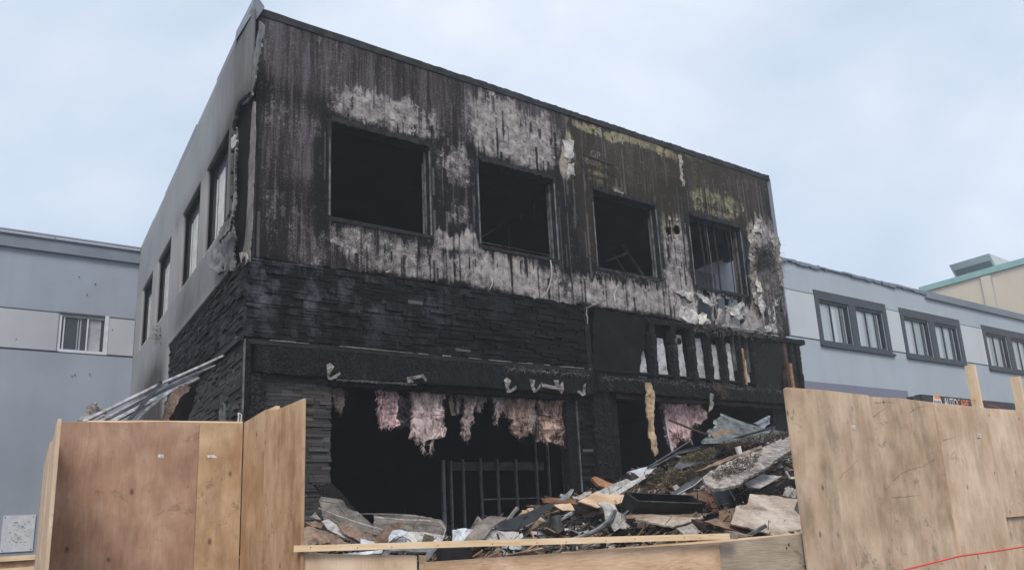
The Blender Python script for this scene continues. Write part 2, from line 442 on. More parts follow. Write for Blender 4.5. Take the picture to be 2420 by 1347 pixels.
def frame_of(pts, xdir=None):
    """plane frame from a list of points: X along xdir, Z along the normal facing the camera"""
    c = sum(pts, Vector()) / len(pts)
    n = Vector()
    for i in range(len(pts)): n += (pts[i] - c).cross(pts[(i + 1) % len(pts)] - c)
    n.normalize()
    if n.dot(O - c) < 0: n = -n
    x = (xdir if xdir is not None else (pts[1] - pts[0])); x = (x - n * x.dot(n)).normalized(); y = n.cross(x)
    M = Matrix((x, y, n)).transposed().to_4x4(); M.translation = c
    return M
def tearline(poly, amp, step, seed=0, fixed=()):
    out = []
    rs = random.Random(seed)
    for i, p in enumerate(poly):
        q = poly[(i + 1) % len(poly)]
        L = math.hypot(q[0] - p[0], q[1] - p[1]); n = max(1, int(L / step)) if (i not in fixed) else 1
        for j in range(n):
            t = j / n; x = p[0] + (q[0] - p[0]) * t; y = p[1] + (q[1] - p[1]) * t
            if j and amp: x += rs.uniform(-amp, amp); y += rs.uniform(-amp, amp)
            out.append((x, y))
    return out
def planefrom(Y0, a, b, poly):
    """plane through three depths: Y0 at the polygon centre, +a per 100 px to the right, +b per 100 px upward"""
    cx = sum(p[0] for p in poly) / len(poly); cy = sum(p[1] for p in poly) / len(poly)
    p0 = PY(cx, cy, Y0); p1 = PY(cx + 100, cy, Y0 + a); p2 = PY(cx, cy - 100, Y0 + b)
    n = (p1 - p0).cross(p2 - p0).normalized()
    return p0, n
def sheetmesh(pts, th, M, warp=0, wf=2.0, cuts=2, seed=0, curl=None):
    Mi = M.inverted(); bm = bmesh.new()
    vs = [bm.verts.new(Mi @ p) for p in pts]
    for v in vs: v.co.z = 0
    f = bm.faces.new(vs); f.normal_update()
    if f.normal.z < 0: f.normal_flip()
    bmesh.ops.triangulate(bm, faces=bm.faces[:])
    if cuts:
        bmesh.ops.subdivide_edges(bm, edges=[e for e in bm.edges if e.calc_length() > .05], cuts=cuts, use_grid_fill=True)
        bmesh.ops.triangulate(bm, faces=bm.faces[:])
    ext = bmesh.ops.extrude_face_region(bm, geom=bm.faces[:])
    top = {v for v in ext['geom'] if isinstance(v, bmesh.types.BMVert)}
    for v in bm.verts:
        x, y = v.co.x, v.co.y
        dz = 0
        if warp: dz += warp * (mnoise.noise(Vector((x * wf + seed * 3.1, y * wf, seed))) + .5 * mnoise.noise(Vector((x * wf * 3, y * wf * 3, seed + 5))))
        if curl: dz += curl(x, y)
        v.co.z += dz - (0 if v in top else th)
    bmesh.ops.recalc_face_normals(bm, faces=bm.faces[:])
    me = bpy.data.meshes.new('sheet'); bm.to_mesh(me); bm.free(); return me
SEED = [0]
def sheet(name, poly, dep, mt, th=.015, label=None, cat=None, group=None, warp=0, tear=0, step=9, xdir=None, parent=None, plane=None, curl=None, wf=2.0, cuts=2, smooth=False):
    SEED[0] += 1
    p0, n = plane or planefrom(*dep, poly)
    pl = tearline(poly, tear, step, SEED[0]) if tear else poly
    pts = [PP(x, y, p0, n) for x, y in pl]
    base = [PP(x, y, p0, n) for x, y in poly]
    M = frame_of(base, None if xdir is None else PP(poly[xdir[1]][0], poly[xdir[1]][1], p0, n) - PP(poly[xdir[0]][0], poly[xdir[0]][1], p0, n))
    me = sheetmesh(pts, th, M, warp, wf, cuts, SEED[0], curl)
    if smooth: me.polygons.foreach_set('use_smooth', [True] * len(me.polygons))
    o = link(name, me, mt, parent, mw=M)
    if label: tag(o, label, cat, group)
    return o
def boardM(a, b, roll=0, up=Vector((0, 0, 1))):
    x = (b - a).normalized(); y = up.cross(x)
    if y.length < .1: y = Vector((0, 1, 0)).cross(x)
    y.normalize(); z = x.cross(y)
    M = Matrix((x, y, z)).transposed().to_4x4() @ Matrix.Rotation(roll, 4, 'X'); M.translation = (a + b) / 2
    return M
def boardmesh(L, w, t, jag=.0, seed=0, seg=12, wob=0):
    """timber with rough or broken ends, length along local X"""
    rs = random.Random(seed); bm = bmesh.new()
    rings = []
    for i in range(seg + 1):
        x = -L / 2 + L * i / seg; ring = []
        for (y, z) in ((-w / 2, -t / 2), (0, -t / 2), (w / 2, -t / 2), (w / 2, t / 2), (0, t / 2), (-w / 2, t / 2)):
            dx = rs.uniform(-jag, jag) if i in (0, seg) else 0
            ring.append(bm.verts.new((x + dx, y + rs.uniform(-wob, wob), z + rs.uniform(-wob, wob))))
        rings.append(ring)
    for a, b in zip(rings, rings[1:]):
        for j in range(6): bm.faces.new((a[j], a[(j + 1) % 6], b[(j + 1) % 6], b[j]))
    bm.faces.new(rings[0][::-1]); bm.faces.new(rings[-1])
    bmesh.ops.recalc_face_normals(bm, faces=bm.faces[:])
    me = bpy.data.meshes.new('board'); bm.to_mesh(me); bm.free(); return me
def board(name, a, b, w, t, mt, label=None, cat='board', group=None, roll=0, jag=.02, wob=.002, parent=None):
    """a, b: (px, py, Y) or Vectors"""
    SEED[0] += 1
    A = a if isinstance(a, Vector) else PY(*a); B = b if isinstance(b, Vector) else PY(*b)
    M = boardM(A, B, roll)
    o = link(name, boardmesh((B - A).length, w, t, jag, SEED[0], wob=wob), mt, parent, mw=M)
    if label: tag(o, label, cat, group)
    return o

def gridmesh(us, vs, fn, keep, attrs, thick=None):
    """grid of cells over (u, v); fn(u, v) -> xyz arrays; keep(uc, vc) -> bool array; attrs name -> array(u, v)"""
    U, V = np.meshgrid(us, vs, indexing='ij'); P = fn(U, V)
    nu, nv = len(us), len(vs)
    uc = (us[:-1] + us[1:]) / 2; vc = (vs[:-1] + vs[1:]) / 2
    K = keep(*np.meshgrid(uc, vc, indexing='ij'))
    idx = np.arange(nu * nv).reshape(nu, nv)
    q = np.stack([idx[:-1, :-1], idx[1:, :-1], idx[1:, 1:], idx[:-1, 1:]], -1)[K]
    used = np.zeros(nu * nv, bool); used[q.ravel()] = True
    rem = np.cumsum(used) - 1
    co = np.stack([p.ravel() for p in P], -1)[used]; q = rem[q]
    me = bpy.data.meshes.new('grid')
    me.vertices.add(len(co)); me.vertices.foreach_set('co', co.ravel())
    me.loops.add(q.size); me.loops.foreach_set('vertex_index', q.ravel().astype(np.int32))
    me.polygons.add(len(q)); me.polygons.foreach_set('loop_start', np.arange(0, q.size, 4).astype(np.int32))
    me.polygons.foreach_set('loop_total', np.full(len(q), 4, np.int32))
    me.update(calc_edges=True); me.validate()
    for n, a in attrs.items():
        at = me.attributes.new(n, 'FLOAT', 'POINT'); at.data.foreach_set('value', a.ravel()[used].astype(np.float32))
    return me
def lines(a, b, step, extra=()):
    n = int(round((b - a) / step)); base = np.linspace(a, b, n + 1)
    for x in extra:
        i = int(np.argmin(abs(base - x))); base[i] = x
    return np.sort(base)
def solid(o, t, off=-1):
    m = o.modifiers.new('solid', 'SOLIDIFY'); m.thickness = t; m.offset = off
    return o

def projn(X, Y, Z):
    Z = Z - CAMH
    c = [R[i][0] * X + R[i][1] * Y + R[i][2] * Z for i in range(3)]
    return CX + F * c[0] / c[2], CY + F * c[1] / c[2]

# ------------------------------------------------------------------ ground
g = MB(); g.quad((-120, -60, 0), (160, -60, 0), (160, 200, 0), (-120, 200, 0))
tag(g.build('ground', 'asphalt', loc=(0, 0, 0)), kind='structure')

# ------------------------------------------------------------------ the burned building
XL, XR = 2.40, 13.80
XS = 2.335                      # face of the side wall
ZST, ZRF = ZD(.371), ZD(.764)
B = empty('burned_building', (XL, D, 0), 'fire gutted two storey building with soot blackened front, charred beam and four empty upper windows', 'building')
WINS = [(.3585, .534), (.6215, .792), (.878, 1.051), (1.1405, 1.311)]
WZ = (ZD(.4495), ZD(.6135))
us = lines(XL, XR, .022, [w * D for p in WINS for w in p])
vs = lines(ZST, ZRF, .022, WZ)
U, V = np.meshgrid(us, vs, indexing='ij')
px, py = projn(U, np.full_like(U, D), V)
drip = (vnoise(U * 16, U * 0, 3) - .5) * 24 + (vnoise(U * 4, U * 0, 4) - .5) * 30 + (vnoise(U * 38, U * 0, 5) - .5) * 20
wx = 26 * (fbm(U * .9, V * .9, 101) - .5) + 16 * (fbm(U * 3.2, V * 3.2, 102) - .5); wy = 26 * (fbm(U * .9, V * .9, 103) - .5) + 16 * (fbm(U * 3.2, V * 3.2, 104) - .5)
def blobs(L, dr=1.0):
    t = np.zeros_like(px)
    for (cx, cy, rx, ry, sl, v) in L:
        dx = (px + wx - cx) / rx; yy = py + wy - cy - sl * (px - cx)
        yy = yy - dr * drip * np.clip(-yy / ry * .7 + .5, 0, 1)
        q = np.abs(dx) ** 3 + np.abs(yy / ry) ** 3
        b = v * (1 - sstep(.25, 1.9, q))
        t = np.maximum(t, b)
    return t
CL = [(912, 272, 122, 42, .27, .72), (695, 292, 85, 34, .3, .26), (1215, 318, 108, 72, .28, .74), (1200, 280, 90, 45, .28, .68), (1346, 380, 11, 52, .25, 1.0),
      (1072, 396, 42, 44, .25, .52), (1075, 500, 36, 30, .22, .34), (1085, 578, 58, 24, .22, .82), (905, 582, 128, 46, .2, .5),
      (960, 625, 130, 30, .18, .56), (1080, 640, 110, 34, .18, .62), (1235, 655, 112, 46, .17, .84), (1200, 610, 100, 30, .2, .6), (1480, 700, 150, 34, .15, .8), (1590, 575, 34, 90, .18, .62),
      (1600, 690, 62, 52, .15, .86), (1700, 742, 125, 42, .14, .9), (1810, 660, 44, 140, .1, .62), (1792, 545, 22, 32, .1, .8),
      (668, 512, 46, 60, .2, .17), (735, 570, 34, 60, .2, .22), (1345, 530, 16, 70, .2, .32), (700, 590, 70, 40, .2, .12), (1300, 700, 60, 30, .16, .74), (1395, 480, 12, 70, .2, .5)]
GL = [(1475, 332, 128, 11, .305, .74), (1400, 480, 20, 110, .2, .42), (1480, 392, 118, 62, .27, .10), (1400, 400, 25, 30, .27, .34), (1680, 478, 76, 28, .235, .5), (1690, 420, 90, 40, .25, .08), (1650, 372, 50, 8, .3, .3)]
clean = blobs(CL)
gb = blobs(GL, .25)
gold = np.clip(blobs([(1480, 400, 135, 130, .27, 1), (1690, 450, 100, 95, .25, 1), (1400, 500, 30, 120, .2, 1)], 0), 0, 1)
clean = np.maximum(clean * .93, gb)
clean += .22 * (fbm(U * 1.4, V * 1.0, 9) - .5) + .14 * (vnoise(U * 13, V * .9, 21) - .55) + .08 * (vnoise(U * 34, V * 1.6, 22) - .55)
# seams between the sheets, a thin dark line each
for sx in (3.38, 5.30, 8.12, 10.91): clean -= .3 * np.exp(-((U - sx) / .022) ** 2) * (vnoise(V * 3, U * 0, int(sx * 10)) + .3)
for sz in (ZD(.655), ZD(.478)): clean -= .12 * np.exp(-((V - sz - .004 * U) / .018) ** 2)
lum = .45 + .5 * (fbm(U * 1.1, V * .8, 111) - .5) + .2 * (vnoise(U * 9, V * .5, 112) - .5) + .2 * (vnoise(U * 28, V * 1.2, 113) - .5)
lum = lum + blobs([(850, 160, 270, 100, .3, .28), (690, 330, 80, 90, .3, .2), (1480, 400, 130, 70, .27, .2), (1700, 410, 100, 60, .27, .22), (1200, 240, 150, 50, .3, .2), (720, 560, 60, 60, .2, .12)], .3)  # first blob: paler soot at upper left, partly haze put into the colour
for a_, b_ in WINS:            # scorched halo round each opening, heaviest above and at the sides
    dx_ = np.maximum(0, np.maximum(a_ * D - U, U - b_ * D)); dz_ = np.maximum(0, np.maximum(WZ[0] - V, V - WZ[1])); dd_ = np.hypot(dx_, dz_ * .8) + .12 * (fbm(U * 3, V * 3, 114) - .5)
    lum -= .45 * np.exp(-dd_ / .16); clean -= .42 * np.exp(-(dd_ / .10) ** 2)
dk_ = blobs([(1362, 545, 46, 115, .2, 1), (1590, 470, 40, 50, .2, .8), (760, 440, 26, 120, .2, .7), (1320, 660, 45, 60, .2, .5), (650, 640, 90, 26, .16, .9), (1130, 690, 60, 14, .16, .7), (980, 670, 120, 10, .16, .8)], .3)
lum -= .4 * dk_; clean -= .35 * dk_
lum = np.clip(lum, 0, 1)
run = np.zeros_like(clean); rg = np.random.RandomState(5)
nu_, nv_ = clean.shape
for i in range(650):          # tar runs over the bare board, each from its own start with its own length
    a_ = rg.randint(0, nu_ - 3); z0_ = rg.uniform(ZST + .3, ZRF); L_ = rg.exponential(.33) + .06; w_ = rg.choice([1, 1, 1, 2, 2, 3])
    j1 = int((z0_ - ZST) / .022); j0 = max(0, int((z0_ - L_ - ZST) / .022)); j1 = min(j1, nv_)
    if j1 <= j0: continue
    t_ = np.linspace(0, 1, j1 - j0); clean[a_:a_ + w_, j0:j1] -= rg.uniform(.25, .7) * np.minimum(1, t_ * 3 + .35)[None, :]
for i in range(520):           # pale water runs over the soot
    a_ = rg.randint(0, nu_ - 3); z0_ = rg.uniform(ZST + .3, ZRF - .1); L_ = rg.exponential(.5) + .15; w_ = rg.choice([1, 1, 1, 2])
    j1 = min(int((z0_ - ZST) / .022), nv_); j0 = max(0, int((z0_ - L_ - ZST) / .022))
    if j1 <= j0: continue
    run[a_:a_ + w_, j0:j1] = np.maximum(run[a_:a_ + w_, j0:j1], rg.uniform(.3, .95))
clean = np.clip(clean, 0, 1.3)
HOLES = [(1664, 728, 17, 40), (1702, 738, 15, 34), (1722, 716, 30, 9), (1744, 756, 17, 14), (1627, 712, 8, 7), (1835, 742, 10, 40), (1598, 545, 8, 12), (1578, 548, 6, 10), (1690, 765, 10, 10), (1812, 745, 9, 26)]
def keep_front(u, v):
    x, y = projn(u, np.full_like(u, D), v)
    k = np.ones_like(u, bool)
    for a, b in WINS: k &= ~((u > a * D) & (u < b * D) & (v > WZ[0]) & (v < WZ[1]))
    n = fbm(u * 9, v * 9, 31) - .5
    for (cx, cy, rx, ry) in HOLES: k &= ((x - cx) / rx) ** 2 + ((y - cy) / ry) ** 2 + n * 1.6 > 1
    k &= u < XR - .06 + .06 * sstep(8.2, 6.5, v) + .10 * (fbm(v * 7, u * 0, 41) - .5) * sstep(7.4, 6.6, v)
    k &= v > ZST + .10 * (fbm(u * 8, u * 0, 43) - .45)
    return k
bulge = .05 * (fbm(U * 3, V * 3, 55) - .5) * sstep(10.8, 12.2, U) * sstep(7.6, 6.4, V) + .006 * fbm(U * 20, V * 20, 56)
cleanF, UF, VF = clean, U, V
me = gridmesh(us, vs, lambda u, v: (u, np.full_like(u, D) - bulge, v), keep_front, dict(clean=clean, gold=gold, run=run, lum=lum))
front = link('front_sheathing', me, 'sheathing', B); solid(front, .016, 1)
tag(front, 'soot streaked sheathing board with pale and gold patches')

m = MB(); rs = random.Random(21); k_ = 0
while k_ < 420:               # flakes of facing lifting off where bare board meets soot
    i, j = rs.randrange(5, cleanF.shape[0] - 5), rs.randrange(5, cleanF.shape[1] - 5); c_ = cleanF[i, j]
    if not (.30 < c_ < .75) or any(a_ * D - .1 < UF[i, j] < b_ * D + .1 and WZ[0] - .1 < VF[i, j] < WZ[1] + .1 for a_, b_ in WINS): continue
    M = Matrix.Translation((UF[i, j], D - .022, VF[i, j])) @ Matrix.Rotation(rs.gauss(0, .5), 4, 'Y') @ Matrix.Rotation(rs.uniform(.1, .7), 4, 'X'); w_ = rs.uniform(.012, .05); h_ = rs.uniform(.02, .12)
    n_ = len(m.v); m.v += [M @ Vector(p) for p in ((-w_, 0, 0), (w_, 0, rs.uniform(-.02, .02)), (w_ * rs.uniform(.3, 1), -.004, -h_ * rs.uniform(.6, 1)), (-w_ * rs.uniform(0, 1), -.012, -h_), (-w_ * 1.1, -.004, -h_ * .5))]; m.a += [0] * 5; m.f.append(tuple(range(n_, n_ + 5))); k_ += 1
fl = m.build('paint_flake', 'flake', B); md = fl.modifiers.new('s', 'SOLIDIFY'); md.thickness = .004; tag(fl, kind='stuff')
# upper windows: charred frames set in the wall, nothing in them
def charframe(x0, x1, z0, z1, mulls=()):
    f = MB(); y0, y1, w = D - .022, D + .20, .045
    for (a, b) in (((x0 - .01, y0, z0 - .015), (x0 + w, y1, z1 + .01)), ((x1 - w, y0, z0 - .015), (x1 + .015, y1, z1 + .01)), ((x0 + w, y0 - .012, z1 - w), (x1 - w, y1, z1 + .03)), ((x0 + w, y0 - .012, z0 - .03), (x1 - w, y1, z0 + w * .7))): f.box(a, b)
    fo = f.build('window', 'char_frame', B)
    for p_, q_ in (((x0 + .008, y0 - .010, z0 + .05), (x0 + .032, y0 - .001, z1 - .3)), ((x1 - .045, y0 - .012, z0 + .03), (x1 - .02, y0 - .001, z1 - .12)),
                   ((x1 - w - .03, y1 - .12, z0 + .04), (x1 - w - .002, y1 - .09, z1 - .1)), ((x1 - w - .03, y1 - .05, z0 + .04), (x1 - w - .002, y1 - .03, z1 - .25))):
        MB().box(p_, q_).build('inner_stop', 'frame_light', fo)
    r = MB(); n = 44; rs = random.Random(int(x0 * 100))
    for i in range(n):
        a = x0 + w + (x1 - x0 - 2 * w) * i / n
        r.box((a, y0 - .03 - rs.random() * .012, z1 - .055 + rs.uniform(-.012, .01)), (a + .05, y0 - .013, z1 + .02 + rs.uniform(-.01, .016)), jit=.006)
    r.build('head_trim', 'char_frame', fo)
    return fo
frames = [charframe(a * D, b * D, *WZ) for a, b in WINS]
f4 = frames[3]; x0, x1 = WINS[3][0] * D, WINS[3][1] * D; z0, z1 = WZ
for (xx, w, mt, lean) in ((.30, .05, 'char_frame', .05), (.43, .03, 'frame_light', .03), (.385, .035, 'char_frame', .02), (.56, .05, 'char_frame', .02), (.82, .03, 'char_frame', .06), (.88, .05, 'lumber_dark', .02), (.93, .025, 'char_frame', .0)):
    X = x0 + (x1 - x0) * xx; m = MB()
    p = [Vector((X - lean, D + .10, z1 - .05)), Vector((X, D + .09, (z0 + z1) / 2)), Vector((X + lean * .4, D + .11, z0))]
    m.tube(p, w * .36, 5); m.build('mullion', mt, f4)

# parapet coping along the front, thin ragged metal over charred backing
cu = lines(XL - .05, XR + .02, .05); cb = MB(); rs = random.Random(4)
for a, b in zip(cu, cu[1:]):
    d = .018 * (float(fbm(a * 1.3, 0, 61)) - .5); r = rs.uniform(-.008, .008) if a > 5 else 0
    cb.box((a, D - .035 + d, ZD(.7535)), (b + .001, D + .30, ZRF + .015 + r + d * 2))
cb.build('front_coping', 'parapet_burned', B)
m = MB(); m.v = [Vector(p) for p in ((XS - .07, D - .08, ZD(.742)), (XS + .12, D - .10, ZD(.764)), (XS - .01, D - .09, ZD(.783)), (XS - .09, D + .75, ZD(.752)), (XS - .07, D + .75, ZD(.772)), (XS + .1, D + .3, ZD(.766)), (XS + .02, D - .07, ZD(.742)))]
m.f = [(0, 6, 2), (6, 1, 2), (0, 2, 4, 3), (2, 1, 5, 4), (0, 3, 5, 6), (6, 5, 1)]; m.a = [0] * 7
m.build('corner_flashing', 'parapet_metal', B)

# roof deck, side and back walls, floors
m = MB()
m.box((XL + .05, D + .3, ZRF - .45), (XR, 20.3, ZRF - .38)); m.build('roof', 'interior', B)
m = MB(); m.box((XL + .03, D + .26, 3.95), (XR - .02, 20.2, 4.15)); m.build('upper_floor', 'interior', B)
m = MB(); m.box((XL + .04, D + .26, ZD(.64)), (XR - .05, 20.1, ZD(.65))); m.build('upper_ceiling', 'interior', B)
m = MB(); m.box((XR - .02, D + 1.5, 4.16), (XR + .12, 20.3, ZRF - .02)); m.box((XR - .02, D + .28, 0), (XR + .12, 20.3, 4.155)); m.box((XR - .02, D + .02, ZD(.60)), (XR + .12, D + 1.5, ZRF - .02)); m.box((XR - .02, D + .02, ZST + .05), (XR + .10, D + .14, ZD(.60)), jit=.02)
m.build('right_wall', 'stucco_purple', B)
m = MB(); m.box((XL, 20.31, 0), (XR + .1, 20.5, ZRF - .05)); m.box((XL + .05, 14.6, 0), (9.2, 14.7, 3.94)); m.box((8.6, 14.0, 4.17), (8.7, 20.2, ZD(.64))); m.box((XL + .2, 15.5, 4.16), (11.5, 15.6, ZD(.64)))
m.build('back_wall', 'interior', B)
c0, c1, c2, c3 = PY(1610, 652, 11.3), PY(1800, 572, 10.9), PY(1800, 760, 10.9), PY(1610, 760, 11.3)
c2.x, c2.y, c3.x, c3.y, c2.z, c3.z = c1.x, c1.y, c0.x, c0.y, 4.2, 4.2
m = MB(); m.v = [c3, c2, c1, c0] + [v + Vector((.02, .12, 0)) for v in (c3, c2, c1, c0)]; m.a = [0] * 8
m.f = [(0, 1, 2, 3), (4, 7, 6, 5), (0, 4, 5, 1), (1, 5, 6, 2), (2, 6, 7, 3), (3, 7, 4, 0)]
m.build('partition', 'drywall_room', B)
m = MB()
for Xs in np.arange(11.55, 13.7, .41): m.box((Xs, D + .03, 4.3), (Xs + .04, D + .12, WZ[0] - .05))
m.build('wall_stud', 'galv_dull', B)
m = MB(); m.box((PY(1640, 650, 11).x, 11.0, 4.3), (PY(1690, 650, 11).x, 11.05, PY(1650, 640, 11).z)); m.build('cabinet_panel', 'slate_sheet', B)

# charred studs and beams
m = MB(); m.box((XL + .02, D - .03, ZD(.2535)), (XR, D + .25, ZD(.2575)))
m.build('rim_joist', 'charred_wood', B)
def rough_beam(name, a, b, mt, n, jit, parent=B, seed=1):
    """heavy timber a-b with a fretted burned surface"""
    rs = random.Random(seed); a = Vector(a); b = Vector(b); s = b - a
    ax = 0 if s.x > s.z else 2
    bm = bmesh.new(); r = bmesh.ops.create_cube(bm, size=1)
    for v in r['verts']: v.co = Vector((a[i] + (v.co[i] + .5) * s[i] for i in range(3)))
    long = [e for e in bm.edges if abs((e.verts[0].co - e.verts[1].co)[ax]) > .9 * s[ax]]
    bmesh.ops.subdivide_edges(bm, edges=long, cuts=n, use_grid_fill=True)
    cross = [e for e in bm.edges if abs((e.verts[0].co - e.verts[1].co)[ax]) < 1e-4]
    bmesh.ops.subdivide_edges(bm, edges=cross, cuts=5, use_grid_fill=True)
    for v in bm.verts:
        p = v.co
        nz = Vector((mnoise.noise(p * 6 + Vector((seed, 0, 0))), mnoise.noise(p * 6 + Vector((0, seed, 9))), mnoise.noise(p * 6 + Vector((5, 0, seed))))) * jit
        v.co += nz + Vector((rs.uniform(-1, 1), rs.uniform(-1, 1), rs.uniform(-1, 1))) * jit * .45
    bmesh.ops.recalc_face_normals(bm, faces=bm.faces[:])
    me = bpy.data.meshes.new(name); bm.to_mesh(me); bm.free()
    return link(name, me, mt, parent)
b1 = rough_beam('main_beam', (XL + .08, D - .16, ZD(.2065)), (8.06, D + .08, ZD(.2445)), 'charred_wood', 150, .016)
rough_beam('main_beam', (8.10, D - .20, ZD(.213)), (XR + .05, D + .06, ZD(.243)), 'charred_wood', 150, .016, seed=5)
rough_beam('lintel', (3.45, D - .07, ZD(.1965)), (8.04, D + .1, ZD(.2050)), 'charred_wood', 90, .01, seed=8)
rough_beam('lintel', (8.5, D - .05, ZD(.2045)), (XR, D + .1, ZD(.2115)), 'lumber_dark', 90, .008, seed=9)
m = MB(); rs = random.Random(3)
for i in range(40):
    a = 3.55 + i * .03; m.box((a, D - .10, ZD(.2035) + rs.uniform(-.01, .01)), (a + .032, D - .075, ZD(.2105) - i * .0008 + rs.uniform(-.005, .005)))
m.build('soffit_strip', 'drywall', B)
m = MB(); m.box((XL - .02, D - .055, ZD(.2475)), (8.1, D + .1, ZD(.2535))); m.build('drip_flashing', 'black_gloss', B)
m = MB(); rs = random.Random(6)
a = XL + .05
while a < 8.08:
    b = a + rs.uniform(.03, .25)
    if rs.random() < .62: m.box((a, D - .062 - rs.random() * .01, ZD(.2535) + rs.uniform(-.002, .004)), (min(b, 8.08), D - .05, ZD(.2535) + rs.uniform(.007, .016)))
    a = b
m.build('flashing_edge', 'hanger', B)

# right part: black sheathing, burned studs with pale membrane between, end post
Z1, Z0 = ZD(.366), ZD(.245)
rough_beam('top_plate', (9.50, D - .08, ZD(.3555)), (14.22, D + .1, ZD(.3665)), 'charred_wood', 120, .014, seed=11)
sheet('black_sheathing', [(1402, 728), (1450, 736), (1530, 750), (1524, 800), (1527, 815), (1515, 845), (1512, 872), (1508, 890), (1400, 888)], (D - .02, 0, 0), 'black_panel', .02, parent=B, plane=(Vector((0, D - .012, 0)), Vector((0, 1, 0))), tear=2.5, cuts=3)
rough_beam('stud', (8.03, D - .05, Z0), (8.13, D + .04, ZD(.372)), 'charred_post', 50, .008, seed=12)
k_ = 0
for (pxx, w, mt) in ((1541, .15, 'charred_post'), (1590, .17, 'charred_post'), (1634, .15, 'charred_post'), (1672, .13, 'charred_post'), (1706, .15, 'charred_post'), (1744, .13, 'charred_post'), (1775, .12, 'charred_post')):
    p = PY(pxx, 830, D); k_ += 1
    w *= .70; rough_beam('stud', (p.x - w / 2, D - .07, Z0), (p.x + w / 2, D + .07, ZD(.357)), mt, 40, .016, seed=20 + k_)
for (pxx, yt, mt) in ((1516, 828, 0), (1565, 800, 0), (1609, 792, 0), (1655, 800, 0), (1691, 815, 0), (1725, 812, 0), (1764, 850, 0)):
    q = PY(pxx, 870, D + .09); wv = .27 if pxx < 1700 else .21; zt = PY(pxx, yt, D + .09).z
    rs = random.Random(pxx); prof = []
    for i in range(12):
        t = i / 11; prof.append((q.x - wv / 2 * (1 - .55 * t ** 2) + rs.uniform(-.015, .015), Z0 + (zt - Z0) * t))
    for i in range(11, -1, -1):
        t = i / 11; prof.append((q.x + wv / 2 * (1 - .35 * t ** 2) + rs.uniform(-.012, .012), Z0 + (zt - Z0) * t))
    pts = [Vector((x, D + .09, z)) for x, z in prof]
    M = frame_of(pts, Vector((1, 0, 0)))
    link('membrane', sheetmesh(pts, .006, M, .015, 6, 1, pxx), 'membrane', B, mw=M)
m = MB(); m.box((9.3, D + .13, Z0 - .02), (13.75, D + .16, ZD(.36))); m.build('inner_board', 'black_panel', B)
m = MB(); m.tube([(PY(1594, 803, D).x, D - .11, 4.72), (PY(1594, 803, D).x, D + .1, 4.75)], .072, 14); pipe = m.build('vent_pipe', 'frame_light', B)
m = MB(); m.tube([(PY(1594, 803, D).x, D - .118, 4.72), (PY(1594, 803, D).x, D - .10, 4.72)], .055, 14); m.build('pipe_bore', 'interior', pipe)
sheet('black_sheathing', [(1783, 800), (1845, 806), (1852, 850), (1845, 925), (1790, 918), (1782, 870)], (D, 0, 0), 'charred_board', .02, parent=B, plane=(Vector((0, D - .04, 0)), Vector((0, 1, 0))), tear=3, cuts=3)
for (pxx, w, z0_, z1_, mt, s_) in ((1856, .10, ZD(.245), ZD(.355), 'lumber_dark', 41), (1872, .12, 3.3, ZD(.36), 'charred_post', 42), (1887, .10, 3.2, ZD(.362), 'charred_post', 43)):
    p = PY(pxx, 860, D); rough_beam('stud', (p.x - w / 2, D - .05, z0_), (p.x + w / 2, D + .08, z1_), mt, 40, .014, seed=s_)
rough_beam('stud', (PY(1862, 890, D).x, D - .09, 3.5), (PY(1867, 890, D).x, D - .055, 4.55), 'lumber_orange', 30, .006, seed=44)
rough_beam('stud', (PY(1890, 890, D).x, D - .02, 3.4), (PY(1893, 890, D).x + .03, D + .03, 4.65), 'lumber_orange', 30, .005, seed=45)
rough_beam('stud', (PY(1751, 860, D).x - .02, D - .088, 4.0), (PY(1751, 860, D).x + .02, D - .06, 4.75), 'lumber_orange', 30, .006, seed=46)
# lower right: corrugated char column, black board, jamb
rough_beam('column', (8.02, D - .14, 0), (8.32, D + .1, ZD(.215)), 'charred_post', 100, .02, seed=50)
rough_beam('column', (8.22, D - .17, 0), (8.36, D - .10, ZD(.213)), 'charred_post', 100, .018, seed=51)
m = MB(); m.box((8.34, D - .06, 0), (8.60, D + .02, ZD(.214)), jit=0); m.build('black_board', 'charred_board', B)
m = MB(); m.box((12.9, D - .02, 0), (XR + .05, D + .1, ZD(.21))); m.build('black_board', 'charred_board', B)
rough_beam('door_jamb', (7.52, D - .02, 0), (7.72, D + .16, ZD(.2)), 'charred_wood', 60, .006, seed=53)
m = MB(); m.box((7.728, D - .045, 0), (7.742, D + .03, ZD(.2))); m.build('jamb_edge', 'frame_light', B)

